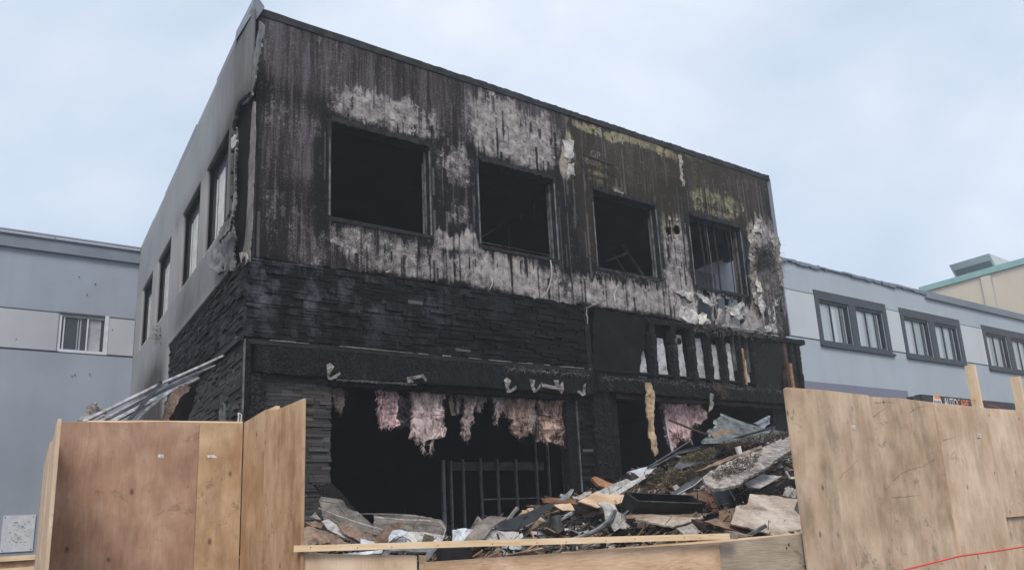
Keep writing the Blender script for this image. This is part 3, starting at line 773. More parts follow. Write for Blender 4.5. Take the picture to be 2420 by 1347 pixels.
# stacked ledger stone
def stones(x0, x1, z0, z1, axis, row=.046, lmin=.08, lmax=.40, seed=1, ashfn=None, lo=0.0, hi=1.0, prob=.035, base=0.0):
    rs = random.Random(seed); m = MB(); z = z0; ash = []
    while z < z1 - .01:
        h = min(row * rs.choice((.75, 1, 1, 1.25)), z1 - z); u = x0 - rs.random() * .3
        while u < x1:
            L = rs.uniform(lmin, lmax); a, b = max(u, x0), min(u + L, x1); u += L
            if b - a < .03: continue
            d = rs.uniform(.004, .03) if rs.random() > .16 else rs.uniform(.03, .05)
            t = rs.uniform(.96, 1) if rs.random() < prob else lo + (hi - lo) * rs.random() ** 1.4 * .88
            n0 = len(m.v); g = .0015
            if axis == 'y': m.box((a + g, D - .02 - d, z + g), (b - g, D + .02, z + h - g), tone=t + 1e-4, jit=.0022)
            else: m.box((XS + .02 - .02 - d, a + g, z + g), (XS + .03, b - g, z + h - g), tone=t + 1e-4, jit=.0022)
            ash += [ashfn((a + b) / 2, z) if ashfn else 0] * 8
        z += h
    me = m.mesh('stone')
    at = me.attributes.new('ash', 'FLOAT', 'POINT'); at.data.foreach_set('value', ash)
    return me
me = stones(XL - .045, 8.02, ZD(.2575), ZD(.371), 'y', seed=2, ashfn=lambda x, z: max(0, .8 - (x - 2.4) * .16) * (1.0 if z > 4.5 else .6), lo=0, hi=.8, prob=.012)
link('front_stone', me, 'stone', B)
me = stones(2.60, 3.50, 0, ZD(.2065), 'y', seed=3, ashfn=lambda x, z: .35, lo=.66, hi=1.03, prob=.03); link('stone_pier', me, 'stone_side', B)
me = stones(7.76, 8.03, 0, ZD(.2), 'y', lmin=.1, lmax=.3, seed=4, lo=.3, hi=.9, prob=.04); link('stone_pier', me, 'stone', B)
me = stones(D - .02, 15.04, ZD(.258), ZD(.371), 'x', seed=5, lmin=.12, lmax=.45, lo=.45, hi=.98, prob=.01, ashfn=lambda x, z: .3); link('side_stone', me, 'stone', B)
me = stones(D - .02, 15.04, 0, ZD(.25), 'x', seed=6, lmin=.12, lmax=.45, lo=.62, hi=1.03, prob=0, ashfn=lambda x, z: .5); link('side_stone', me, 'stone_side', B)
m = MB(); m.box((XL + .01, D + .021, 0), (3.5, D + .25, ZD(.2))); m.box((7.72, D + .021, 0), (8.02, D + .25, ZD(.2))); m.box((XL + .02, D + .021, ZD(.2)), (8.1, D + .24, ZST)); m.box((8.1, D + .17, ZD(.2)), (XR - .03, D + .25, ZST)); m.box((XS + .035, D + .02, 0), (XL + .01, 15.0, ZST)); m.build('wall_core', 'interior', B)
rough_beam('corner_post', (XL + .02, D - .12, 0), (XL + .19, D + .02, ZD(.205)), 'charred_post', 70, .012, seed=54)
rough_beam('corner_post', (XL - .06, D - .07, 0), (XL + .015, D + .02, ZD(.25)), 'charred_board', 60, .003, seed=55)
m = MB(); m.box((XL - .075, D - .085, 0), (XL - .055, D - .05, ZD(.252))); m.build('corner_trim', 'frame_light', B)
m = MB(); m.box((XS - .075, D - .08, ZD(.2495)), (XS - .02, 15.05, ZD(.2565))); m.build('side_flashing', 'black_gloss', B)
m = MB(); m.tube([(XS - .11, D - .06, ZD(.253)), (XS - .02, D + .0, ZD(.253))], .022, 10); m.build('bar_end', 'frame_light', B)

# ------------------------------------------------------------------ side wall: smoke stained stucco, torn off near the front corner
SW = [(10.62, 12.13), (12.62, 14.20), (15.42, 17.02), (17.74, 19.30)]
SZ = (ZD(.457), ZD(.6165))
us = lines(D - .10, 20.35, .04, [y for p in SW for y in p]); vs = lines(0, ZD(.757), .04, (*SZ, ZST))
U, V = np.meshgrid(us, vs, indexing='ij')
px, py = projn(np.full_like(U, XS), U, V)
band = ((V > SZ[0] - .02) & (V < SZ[1])).astype(float) * .8
sootS = .55 * np.exp(-((U - 13.4) / 2.2) ** 2) * sstep(7.0, 4.6, V) * sstep(5.0, 5.4, V + .0) + .38 * sstep(12.4, 10, U)
sootS += .75 * sstep(5.6, 4.6, V) * sstep(15.0, 15.8, U) * sstep(20.5, 16.5, U) * (fbm(U * 1.2, V * .8, 71) > .0)
sootS += .25 * np.exp(-((V - SZ[1]) / .25) ** 2) * (U < 15)
sootS = sootS * (.5 + fbm(U * 1.5, V * .7, 72)) + .6 * np.exp(-((U - 10.15) / .25) ** 2) * sstep(7.9, 7.0, V)
TEAR = [(604, 222), (588, 232), (572, 250), (558, 300), (556, 340), (556, 420), (553, 500), (545, 520), (530, 540), (532, 560), (548, 600), (551, 640), (600, 700), (640, 700), (640, 222)]
def inpoly(x, y, P):
    ins = np.zeros_like(x, bool)
    for i in range(len(P)):
        (xa, ya), (xb, yb) = P[i], P[(i + 1) % len(P)]
        with np.errstate(divide='ignore', invalid='ignore'):
            c = ((ya > y) != (yb > y)) & (x < (xb - xa) * (y - ya) / (yb - ya + 1e-9) + xa)
        ins ^= c
    return ins
def keep_side(u, v):
    x, y = projn(np.full_like(u, XS), u, v)
    k = ~((v < ZST) & (u < 15.06))
    for a, b in SW: k &= ~((u > a) & (u < b) & (v > SZ[0]) & (v < SZ[1]))
    k &= ~inpoly(x + 6 * (fbm(v * 9, u * 9, 81) - .5), y, TEAR)
    return k
me = gridmesh(us, vs, lambda u, v: (np.full_like(u, XS), u, v), keep_side, dict(band=band, soot=np.clip(sootS * 1.35, 0, .95)))
so = link('side_wall', me, 'stucco_sooty', B); solid(so, .06, -1)
tag(so, 'grey stucco side wall stained brown by smoke')
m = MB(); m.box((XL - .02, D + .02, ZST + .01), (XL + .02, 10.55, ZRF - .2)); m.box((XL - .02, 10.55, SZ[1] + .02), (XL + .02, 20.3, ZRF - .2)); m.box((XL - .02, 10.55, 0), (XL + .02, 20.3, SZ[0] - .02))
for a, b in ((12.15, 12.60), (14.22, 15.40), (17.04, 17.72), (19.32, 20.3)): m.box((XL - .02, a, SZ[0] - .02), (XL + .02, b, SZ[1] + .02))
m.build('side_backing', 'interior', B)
# grooves that edge the pale band
for z, a in ((SZ[0] - .01, 14.2), (SZ[1] + .01, 10.6)): MB().box((XS - .003, a, z - .012), (XS + .004, 20.34, z + .012)).build('groove', 'trim_dark', B)
for a, b in SW:
    f = MB(); x_ = XS + .085
    for q in (((x_, a, SZ[0]), (x_ + .05, a + .07, SZ[1])), ((x_, b - .07, SZ[0]), (x_ + .05, b, SZ[1])), ((x_, a + .07, SZ[1] - .22), (x_ + .05, b - .07, SZ[1])), ((x_, a + .07, SZ[0]), (x_ + .05, b - .07, SZ[0] + .07)), ((x_ - .006, (a + b) / 2 - .05, SZ[0] + .07), (x_ + .04, (a + b) / 2 + .01, SZ[1] - .22))): f.box(*q)
    f.box((XS + .062, a - .001, SZ[0] - .02), (x_, a + .02, SZ[1] + .02)); f.box((XS + .062, b - .02, SZ[0] - .02), (x_, b + .001, SZ[1] + .02))
    w = f.build('window', 'trim_dark', B)
    c = MB(); c.box((x_ + .052, a, SZ[0]), (x_ + .06, b, SZ[1])); c.build('pane', 'glass', w)
    c = MB()
    for t, w_ in ((.52, .13), (.68, .10), (.84, .05)): c.box((x_ - .012, a + (b - a) * t, SZ[0] + .02), (x_ - .002, a + (b - a) * (t + w_), SZ[1] - .24))
    c.build('shutter_strip', 'window_white', w)
# side coping in loosened lengths
y = D + .4; i = 0; rs = random.Random(12)
m = MB()
while y < 20.3:
    L = 1.65; z = ZD(.757) + rs.uniform(-.01, .02)
    m.box((XS - .05 - rs.random() * .015, y, z - .06), (XS + .10, min(y + L + .02, 20.32), z + .07 + rs.uniform(-.015, .02))); y += L
m.build('side_coping', 'parapet_metal', B)
# exposed corner strip and the hanging flap of torn stucco
sheet('corner_strip', [(598, 240), (602, 240), (602, 300), (597, 450), (589, 618), (576, 622), (572, 600), (580, 560), (588, 400), (592, 300)], None, 'corner_board', .02, parent=B, plane=(Vector((XS + .02, 0, 0)), Vector((1, 0, 0))), tear=.7, cuts=2, warp=.01)
sheet('torn_flap', [(566, 598), (578, 596), (586, 612), (580, 624), (570, 622)], None, 'drywall_dirty', .02, parent=B, plane=(Vector((XS - .02, 0, 0)), Vector((1, 0, 0))), tear=1.5, step=5, cuts=2, warp=.03)
sheet('torn_edge', [(612, 50), (622, 60), (616, 120), (606, 165), (597, 225), (585, 240), (572, 248), (582, 190), (597, 150), (606, 90)], None, 'torn_grey', .02, parent=B, plane=(Vector((XS - .02, 0, 0)), Vector((1, 0, 0))), tear=1.6, cuts=2, warp=.015)
sheet('torn_flap', [(557, 300), (559, 330), (557, 420), (555, 490), (549, 530), (556, 560), (551, 595), (556, 640), (532, 640), (527, 602), (524, 572), (533, 545), (547, 505), (553, 440), (554, 350)], None, 'torn_grey', .025, parent=B, plane=(Vector((XS - .08, 10.6, 6)), Vector((1, .12, 0))), tear=1.2, step=3, cuts=3, warp=.03)
sheet('torn_flap', [(518, 565), (524, 590), (534, 615), (532, 628), (515, 648), (490, 628), (500, 600)], None, 'torn_grey', .035, parent=B, plane=(Vector((XS - .14, 10.7, 5.3)), Vector((1, .3, -.15))), tear=3, step=6, cuts=3, warp=.07)
sheet('torn_flap', [(553, 318), (560, 322), (556, 345), (549, 352), (546, 330)], None, 'drywall', .02, parent=B, plane=(Vector((XS - .13, 0, 0)), Vector((1, 0, 0))), tear=2.5, step=4, cuts=1)
sheet('torn_flap', [(545, 505), (552, 512), (541, 545), (528, 560), (520, 575), (516, 560), (528, 535)], None, 'torn_grey', .03, parent=B, plane=(Vector((XS - .16, 0, 0)), Vector((1, 0, 0))), tear=3, step=5, cuts=2, warp=.04)
sheet('stucco_break', [(380, 780), (388, 765), (385, 800), (378, 815), (370, 800)], None, 'drywall_dirty', .03, parent=B, plane=(Vector((XS - .02, 0, 0)), Vector((1, 0, 0))), tear=2, step=4, cuts=2, warp=.05)

# torn paper and board pieces around and below the last window
def torn(name, poly, Y, mt='drywall', w=.04, n=Vector((0, 1, 0)), th=.01, tear=3, **kw):
    return sheet(name, poly, None, mt, th, parent=B, plane=(Vector((0, Y, 0)), n), tear=tear, step=6, cuts=3, warp=w, wf=5, **kw)
torn('torn_board', [(1597, 690), (1616, 684), (1642, 690), (1640, 708), (1632, 712), (1622, 706)], D - .05)
torn('torn_board', [(1610, 722), (1635, 730), (1648, 708), (1651, 745), (1652, 768), (1625, 762), (1606, 750)], D - .05, 'drywall')
torn('torn_board', [(1650, 746), (1660, 738), (1672, 742), (1668, 752), (1678, 756), (1660, 768), (1650, 766)], D - .09, 'tape', .05)
torn('torn_board', [(1645, 692), (1660, 694), (1690, 720), (1680, 728), (1668, 718)], D - .08)
torn('torn_board', [(1728, 726), (1736, 728), (1750, 714), (1758, 724), (1748, 738), (1757, 752), (1744, 762), (1737, 750), (1729, 744)], D - .07, 'drywall', .06)
torn('torn_board', [(1700, 725), (1712, 742), (1706, 765), (1690, 768), (1694, 745)], D - .08, 'drywall_dirty')
torn('torn_board', [(1768, 550), (1782, 548), (1790, 640), (1800, 700), (1798, 730), (1786, 720), (1778, 690), (1772, 620)], D - .05, 'drywall_dirty', .05)
torn('torn_board', [(1786, 640), (1800, 668), (1801, 690), (1790, 690)], D - .10, 'tape')
torn('torn_board', [(1790, 705), (1800, 695), (1812, 724), (1808, 745), (1798, 738)], D - .12, 'drywall')
torn('torn_board', [(1822, 568), (1840, 560), (1852, 640), (1852, 680), (1838, 650), (1828, 610)], D - .06, 'drywall_dirty', .05)
torn('torn_board', [(1808, 770), (1830, 764), (1840, 786), (1812, 784)], D - .14, 'drywall')
torn('torn_board', [(1788, 515), (1798, 520), (1800, 552), (1778, 548)], D - .05, 'drywall')
torn('torn_board', [(1330, 330), (1357, 332), (1356, 372), (1344, 376), (1334, 372)], D - .03, 'drywall', .01)
torn('torn_board', [(1342, 388), (1358, 384), (1360, 416), (1350, 412), (1343, 420), (1338, 408)], D - .03, 'drywall', .01)
torn('torn_board', [(1604, 365), (1611, 368), (1613, 400), (1618, 440), (1612, 440), (1607, 400)], D - .03, 'drywall_dirty', .02)
torn('torn_board', [(1450, 446), (1462, 448), (1475, 457), (1470, 462), (1455, 456)], D - .05, 'drywall', .02)

# matted fibres
def fibres(name, poly, Y, n, L, r, mt, parent, down=.6, seed=0, spread=.10, normal=Vector((0, 1, 0))):
    rs = random.Random(seed); m = MB()
    xs = [p[0] for p in poly]; ys = [p[1] for p in poly]; k = 0
    while k < n:
        x, y = rs.uniform(min(xs), max(xs)), rs.uniform(min(ys), max(ys))
        if not bool(inpoly(np.array([x]), np.array([y]), poly)[0]): continue
        p = PP(x, y, Vector((0, Y - rs.random() * spread, 0)) if not isinstance(Y, tuple) else Y[0], normal) ; k += 1
        if isinstance(Y, tuple): p = p - Y[1] * rs.random() * spread
        d = Vector((rs.gauss(0, 1), rs.gauss(0, .5), rs.gauss(-down, .7))).normalized(); pts = [p]
        for i in range(3):
            d = (d + Vector((rs.gauss(0, .5), rs.gauss(0, .3), rs.gauss(0, .5) - .2 * down))).normalized(); p = p + d * L * rs.uniform(.2, .45); pts.append(p)
        m.tube(pts, r * rs.uniform(.6, 1.4), 3, r * .3)
    return tag(m.build(name, mt, parent), kind='stuff')
fibres('burned_fibre', [(1780, 590), (1830, 570), (1845, 640), (1850, 700), (1842, 780), (1800, 770), (1795, 690)], D - .03, 520, .26, .005, 'fibre_grey', B, seed=2)
fibres('burned_fibre', [(1785, 590), (1822, 570), (1825, 630), (1790, 640)], D - .05, 260, .22, .005, 'char_frame', B, seed=3)
fibres('burned_fibre', [(1640, 765), (1850, 780), (1852, 800), (1640, 785)], D - .08, 260, .12, .004, 'fibre_grey', B, seed=4, down=.3)
fibres('burned_fibre', [(1400, 640), (1560, 660), (1560, 672), (1400, 650)], D - .05, 120, .10, .003, 'fibre_grey', B, seed=5, down=.2)
fibres('burned_fibre', [(1450, 443), (1480, 448), (1480, 458), (1450, 452)], D - .07, 40, .14, .003, 'hanger', B, seed=6, down=-.3)
fibres('burned_fibre', [(1690, 905), (1720, 905), (1718, 930), (1705, 940)], D - .24, 160, .12, .006, 'fibre_brown', B, seed=7)
fibres('burned_fibre', [(1200, 868), (1390, 882), (1390, 888), (1200, 874)], D - .18, 150, .07, .004, 'fibre_grey', B, seed=8, down=-.1)
fibres('burned_fibre', [(1420, 890), (1850, 922), (1850, 928), (1420, 896)], D - .22, 200, .07, .004, 'fibre_grey', B, seed=9, down=-.1)
fibres('burned_fibre', [(375, 765), (390, 765), (386, 815), (372, 805)], (Vector((XS - .03, 0, 0)), Vector((1, 0, 0))), 60, .16, .007, 'fibre_grey', B, seed=14, normal=Vector((1, 0, 0)))

# printing on the sheathing boards
def textmesh(s, size, extr=.0015):
    c = bpy.data.curves.new('t', 'FONT'); c.body = s; c.size = size; c.extrude = extr; c.resolution_u = 3
    o = bpy.data.objects.new('t', c); COL.objects.link(o); bpy.context.view_layer.update()
    me = bpy.data.meshes.new_from_object(o.evaluated_get(bpy.context.evaluated_depsgraph_get()))
    bpy.data.objects.remove(o); bpy.data.curves.remove(c); return me
def facetext(name, s, size, p, mt, parent, sx=1, sk=0, extr=.0015):
    me = textmesh(s, size, extr)
    M = Matrix.Translation(p) @ Matrix.Rotation(math.pi / 2, 4, 'X') @ Matrix(((sx, sk, 0, 0), (0, 1, 0, 0), (0, 0, 1, 0), (0, 0, 0, 1)))
    me.transform(M); return link(name, me, mt, parent)
YT = D - .034
m = MB(); p = [(8.33, 8.10), (8.52, 8.36), (8.98, 8.02)]; p = [(8.30, 8.10), (8.55, 8.38), (9.0, 8.06)]
m.v = [Vector((x, YT + dy, z)) for dy in (0, .006) for x, z in p]; m.f = [(0, 1, 2), (5, 4, 3), (0, 3, 4, 1), (1, 4, 5, 2), (2, 5, 3, 0)]; m.a = [0] * 6
lg = m.build('printed_logo', 'print_dark', B); facetext('logo_letters', 'GP', .20, (8.47, YT - .003, 8.115), 'print_pale', lg)
facetext('printed_text', 'DensGlass', .20, (8.22, YT, 7.86), 'print_dark', B)
facetext('printed_text', 'Sheathing', .135, (8.36, YT, 7.70), 'print_dark', B)
facetext('printed_text', 'DensGlass', .24, (11.25, YT, 7.72), 'print_dark', B)
facetext('printed_text', 'Sheathing', .13, (11.75, YT, 7.56), 'print_pale', B)

# ------------------------------------------------------------------ inside: metal studs, wires and pipes on the upper floor
m = None
for i, (pxx, y0_, y1_) in enumerate(((1048, 1090, 1262), (1068, 1092, 1240), (1098, 1088, 1245), (1140, 1085, 1238), (1180, 1088, 1225), (1224, 1088, 1215), (1272, 1100, 1195), (1301, 1095, 1185), (1335, 1085, 1160))):
    a = PY(pxx + (4 if i else 6), y1_ + 30, 12.4); bb = PY(pxx - 3, y0_, 12.4); bb.x = a.x
    w = .06 if i == 0 else .03
    m = MB(); m.box((a.x - w / 2, 12.4, 0), (a.x + w / 2, 12.46, 3.9 if i > 5 else bb.z + .03)); m.build('metal_stud', 'stud_metal', B)
zc = PY(1200, 1098, 12.4).z
m = MB(); m.box((PY(1068, 1098, 12.4).x, 12.47, zc - .1), (PY(1290, 1098, 12.4).x, 12.49, zc + .06)); m.build('header_board', 'galv_dull', B)
zc = PY(1200, 1178, 12.4).z
m = MB(); m.box((PY(1140, 1178, 12.4).x, 12.42, zc - .012), (PY(1300, 1178, 12.4).x, 12.44, zc + .012)); m.build('stud_rail', 'stud_metal', B)
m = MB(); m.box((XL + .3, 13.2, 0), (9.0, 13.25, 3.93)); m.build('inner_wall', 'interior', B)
for pts, r in (([(1140, 560, 11), (1165, 543, 11), (1190, 527, 11.3)], .012), ([(1203, 595, 11), (1202, 525, 11), (1208, 516, 11.2), (1240, 498, 11.4)], .012), ([(1230, 515, 11), (1236, 503, 11), (1243, 499, 11)], .02), ([(1262, 505, 11), (1262, 478, 11), (1290, 458, 11.3)], .012), ([(1135, 572, 10.6), (1310, 606, 10.6)], .015), ([(1435, 615, 10.8), (1485, 598, 10.8)], .03), ([(1470, 580, 11), (1500, 622, 10.6), (1520, 650, 10.4)], .03), ([(1450, 600, 11), (1475, 640, 11)], .015)):
    m = MB(); m.tube([PY(*q) for q in pts], r, 6); m.build('hanging_wire', 'galv_dark', B)

# ------------------------------------------------------------------ left wing
YW = 20.35
LW = empty('grey_wing', (-3, YW, 0), 'plain blue grey stucco wing left of the burned block with one small sliding window', 'building')
def wallholes(x0, x1, z0, z1, Y, holes, mt, parent, name='wall', zs=(), mats=None):
    X = sorted({x0, x1, *[h[0] for h in holes], *[h[1] for h in holes]}); Z = sorted({z0, z1, *[h[2] for h in holes], *[h[3] for h in holes], *zs})
    m = MB()
    for a, b in zip(X, X[1:]):
        for c, d in zip(Z, Z[1:]):
            if any(h[0] <= a and b <= h[1] and h[2] <= c and d <= h[3] for h in holes): continue
            m.quad((a, Y, c), (b, Y, c), (b, Y, d), (a, Y, d))
    for (a, b, c, d) in holes:
        m.quad((a, Y, c), (a, Y + .14, c), (a, Y + .14, d), (a, Y, d)); m.quad((b, Y, c), (b, Y, d), (b, Y + .14, d), (b, Y + .14, c))
        m.quad((a, Y, d), (a, Y + .14, d), (b, Y + .14, d), (b, Y, d)); m.quad((a, Y, c), (b, Y, c), (b, Y + .14, c), (a, Y + .14, c))
    o = m.build(name, mt, parent)
    return o
bz0, bz1 = PY(0, 819.5, YW).z, PY(0, 727.5, YW).z
p = PY(141, 741, YW); q = PY(252, 838, YW); wx0, wx1, wz0, wz1 = p.x, q.x, q.z - .01, p.z + .05
wallholes(-14, XS, 0, 8.9, YW, [(wx0, wx1, wz0, wz1)], 'stucco_grey', LW)
for a, b in ((-14, wx0 - .01), (wx1 + .01, XS - .07)): MB().box((a, YW - .02, bz0), (b, YW - .004, bz1)).build('band', 'stucco_band', LW)
for z in (bz0 - .02, bz1 + .02): MB().box((-14, YW - .006, z - .018), (XS - .07, YW + .01, z + .018)).build('groove', 'trim_dark', LW)
m = MB(); m.box((-14, YW - .10, 8.50), (XS - .06, YW - .01, 8.80)); m.build('soffit', 'parapet_metal', LW)
m = MB(); m.box((-14, YW - .15, 8.802), (XS - .06, YW + .2, 8.92)); m.build('coping', 'parapet_metal', LW)
m = MB()
for a in np.arange(-14, 2.2, 2.4): m.box((a, YW - .156, 8.83), (min(a + 2.36, XS - .08), YW - .151, 8.85))
m.build('coping_trim', 'white_trim', LW)
f = MB(); y_ = YW + .02
f.box((wx0, y_, wz0), (wx0 + .06, y_ + .09, wz1)); f.box((wx1 - .09, y_ - .03, wz0), (wx1, y_ + .09, wz1)); f.box((wx0 + .06, y_ - .03, wz0), (wx1 - .09, y_ + .09, wz0 + .07)); f.box((wx0 + .06, y_ + .04, wz1 - .10), (wx1 - .09, y_ + .09, wz1)); f.box((wx0 + (wx1 - wx0) * .56, y_ + .02, wz0 + .07), (wx0 + (wx1 - wx0) * .59, y_ + .07, wz1 - .10)); f.box((wx0 + .10, y_ + .05, wz0 + .07), (wx0 + .13, y_ + .08, wz1 - .1))
w = f.build('window', 'white_trim', LW)
m = MB(); m.box((wx0 + .06, y_ + .095, wz0), (wx1 - .05, y_ + .11, wz1)); m.build('pane', 'glass', w)
m = MB(); m.box((wx0 + (wx1 - wx0) * .6, y_ + .083, wz0 + .07), (wx1 - .16, y_ + .09, wz1 - .10)); m.box((wx0 + (wx1 - wx0) * .42, y_ + .083, wz0 + .07), (wx0 + (wx1 - wx0) * .45, y_ + .09, wz1 - .1)); m.box((wx0 + (wx1 - wx0) * .375, y_ + .083, wz0 + .07), (wx0 + (wx1 - wx0) * .395, y_ + .09, wz1 - .1)); m.build('curtain', 'curtain', w)
for x, y in ((206, 697), (187, 655), (225, 672), (266, 780), (326, 776), (212, 885), (177, 886), (170, 889), (38, 803)):
    p = PY(x, y, YW); MB().box((p.x - .012, YW - .024, p.z - .012), (p.x + .012, YW - .0205, p.z + .016), jit=.004).build('chip', 'ink', LW)
p = PY(8, 1218, YW); q = PY(77, 1301, YW)
pl = empty('wall_plate', ((p.x + q.x) / 2, YW - .03, q.z), 'worn white metal plate with peeled marks fixed to the grey wall above the kerb boards', 'plate')
m = MB(); m.box((p.x, YW - .03, q.z), (q.x, YW - .01, p.z)); m.build('plate', 'white_trim', pl)
m = MB(); rs = random.Random(5)
for i in range(70):
    x, z = rs.uniform(p.x + .14, q.x - .12), rs.uniform(q.z + .12, p.z - .14); m.box((x, YW - .034, z), (x + rs.uniform(.01, .05), YW - .031, z + rs.uniform(.006, .025)))
m.build('peeled_mark', 'unit_grey', pl)
m = MB()
for x in (p.x + .04, q.x - .04):
    for z in (p.z - .04, q.z + .04): m.box((x - .01, YW - .036, z - .01), (x + .01, YW - .031, z + .01))
m.build('screw', 'ink', pl)

# ------------------------------------------------------------------ right wing
YR = 12.2
RW = empty('grey_shop_building', (XR + .15, YR, 0), 'pale blue grey stucco building right of the burned block with dark framed double windows', 'building')
rz1 = PY(1860, 684, YR).z; rz0 = PY(1860, 791, YR).z; rzr = PY(1860, 617, YR).z
wins = []
for (tl, br) in (((1919.4, 679.6), (2109.4, 839)), ((2121, 720), (2284.6, 864)), ((2316, 762.7), (2462, 912))):
    p = PY(*tl, YR); q = PY(*br, YR); wins.append((p.x, q.x, rz0 - .12, rz1 + .16))
holes = []
for (a, b, c, d) in wins:
    w = b - a; holes.append((a + w * .05, a + w * .45, c + .09, d - .26)); holes.append((a + w * .54, a + w * .94, c + .09, d - .26))
wallholes(13.95, 34, 0, rzr, YR, holes, 'stucco_grey_lit', RW)
m = MB(); xs = [13.95] + [t for w in wins for t in (w[0], w[1])] + [34]
for a, b in zip(xs[::2], xs[1::2]): MB().box((a + .01, YR - .015, rz0), (b - .01, YR - .003, rz1)).build('band', 'stucco_band_lit', RW)
for z in (rz0 - .015, rz1 + .015):
    for a, b in zip(xs[::2], xs[1::2]): MB().box((a, YR - .006, z - .014), (b, YR + .01, z + .014)).build('groove', 'trim_dark', RW)
for i, (a, b, c, d) in enumerate(wins):
    w = b - a; f = MB(); yy = YR - .028; ye = YR - .004
    f.box((a, yy, d - .26), (b, ye, d)); f.box((a, yy, c), (a + w * .05, ye, d - .26)); f.box((b - w * .06, yy, c), (b, ye, d - .26)); f.box((a + w * .45, yy, c), (a + w * .54, ye, d - .26)); f.box((a + w * .05, yy, c), (a + w * .45, ye, c + .09)); f.box((a + w * .54, yy, c), (b - w * .06, ye, c + .09))
    f.box((a - .01, yy - .05, c - .07), (b + .07, ye, c - .002))
    wo_ = f.build('window', 'trim_dark', RW)
    for (h0, h1) in ((.05, .45), (.54, .94)):
        A, Bx, Cz, Dz = a + w * h0, a + w * h1, c + .09, d - .26; yb = YR + .055; n_ = (Bx - A)
        s = MB(); s.box((A, yb - .03, Cz), (A + .03, yb + .03, Dz)); s.box((Bx - .03, yb - .03, Cz), (Bx, yb + .03, Dz)); s.box((A + .05, yb - .03, Dz - .08), (Bx - .05, yb + .03, Dz)); s.box((A + .05, yb - .03, Cz), (Bx - .05, yb + .03, Cz + .05)); s.box((A + n_ * .40, yb - .02, Cz + .05), (A + n_ * .42, yb + .02, Dz - .08)); s.box((A + n_ * .72, yb - .02, Cz + .05), (A + n_ * .735, yb + .02, Dz - .08)); s.build('sash', 'trim_dark', wo_)
        for e0, e1, mt_ in ((0, .735, 'glass_curtain'), (.7355, 1, 'glass')): MB().box((A + n_ * e0, yb + .035, Cz), (A + n_ * e1, yb + .045, Dz)).build('pane', mt_, wo_)
        s = MB()
        for t in ((.345, .36), (.79, .80), (.86, .89)): s.box((A + n_ * t[0], yb + .028, Cz + .06), (A + n_ * t[1], yb + .034, Dz - .1))
        s.build('curtain_fold', 'curtain', wo_)
# ragged coping, then the dark metal coping further along
m = MB(); rs = random.Random(8); x = 13.95; xe = PY(2182, 690, YR).x
while x < xe:
    L = rs.uniform(.05, .5); m.box((x, YR - .05 - rs.random() * .03, rzr - .02 + rs.uniform(-.05, .02)), (x + L, YR + .25, rzr + .05 + rs.uniform(-.012, .02))); x += L
m.build('ragged_coping', 'parapet_metal', RW)
m = MB(); x = xe
while x < 34: m.box((x + .006, YR - .09, rzr - .17), (min(x + 3.3, 34.2), YR + .3, rzr + .07)); x += 3.3
m.build('coping', 'trim_dark' if False else 'parapet_metal', RW)
m = MB(); m.box((14.1, YR - .012, 2.0), (PY(2148, 950, YR).x, YR - .003, PY(1905, 900, YR).z)); m.build('painted_patch', 'stucco_purple', RW)
m = MB(); m.box((13.95, YR + .15, 0), (34, YR + .3, rzr - .01)); m.build('wall_core', 'interior', RW)
# shop sign
p = PY(2163, 930, YR - .25); q = PY(2400, 966, YR - .25)
SG = empty('shop_sign', (p.x, YR - .25, 3.0), 'long black shop sign box reading AUTO CARE half hidden behind the fence', 'sign')
m = MB(); zt = p.z; m.box((p.x + .35, YR - .25, 3.0), (q.x, YR - .02, zt)); m.box((p.x - .1, YR - .22, 3.0), (p.x + .345, YR - .02, zt - .08)); m.build('sign_box', 'sign_black', SG)
lh = PY(2203, 932, YR - .25); l2 = PY(2225, 935, YR - .25)
m = MB(); cxs, czs = (lh.x + l2.x) / 2 - .05, lh.z - .245
hexp = [(cxs - .22, czs + .12), (cxs - .16, czs + .24), (cxs + .16, czs + .24), (cxs + .22, czs + .12), (cxs + .3, czs - .12), (cxs - .3, czs - .12)]
m.v = [Vector((x, YR - .262 + dy, z)) for dy in (0, .01) for x, z in hexp]; m.f = [tuple(range(6)), tuple(range(11, 5, -1))] + [(i, (i + 1) % 6, (i + 1) % 6 + 6, i + 6) for i in range(6)]; m.a = [0] * 12
lg = m.build('sign_logo', 'letter_white', SG)
m = MB(); m.box((cxs - .17, YR - .268, czs + .12), (cxs + .17, YR - .2625, czs + .235)); m.build('logo_band', 'letter_orange', lg)
facetext('logo_letters', 'NAPA', .20, (cxs - .25, YR - .268, czs - .07), 'ink', lg, sx=.9)
pa = PY(2229, 950, YR - .25); pb = PY(2262, 952, YR - .25)
facetext('sign_letters', 'AUTO', .42, (pa.x + .06, YR - .256, PY(2229, 938, YR - .25).z - .31), 'letter_white', SG, sx=.72)
facetext('sign_letters', 'CARE', .42, (pb.x + .0, YR - .256, PY(2262, 941, YR - .25).z - .31), 'letter_orange', SG, sx=.72)

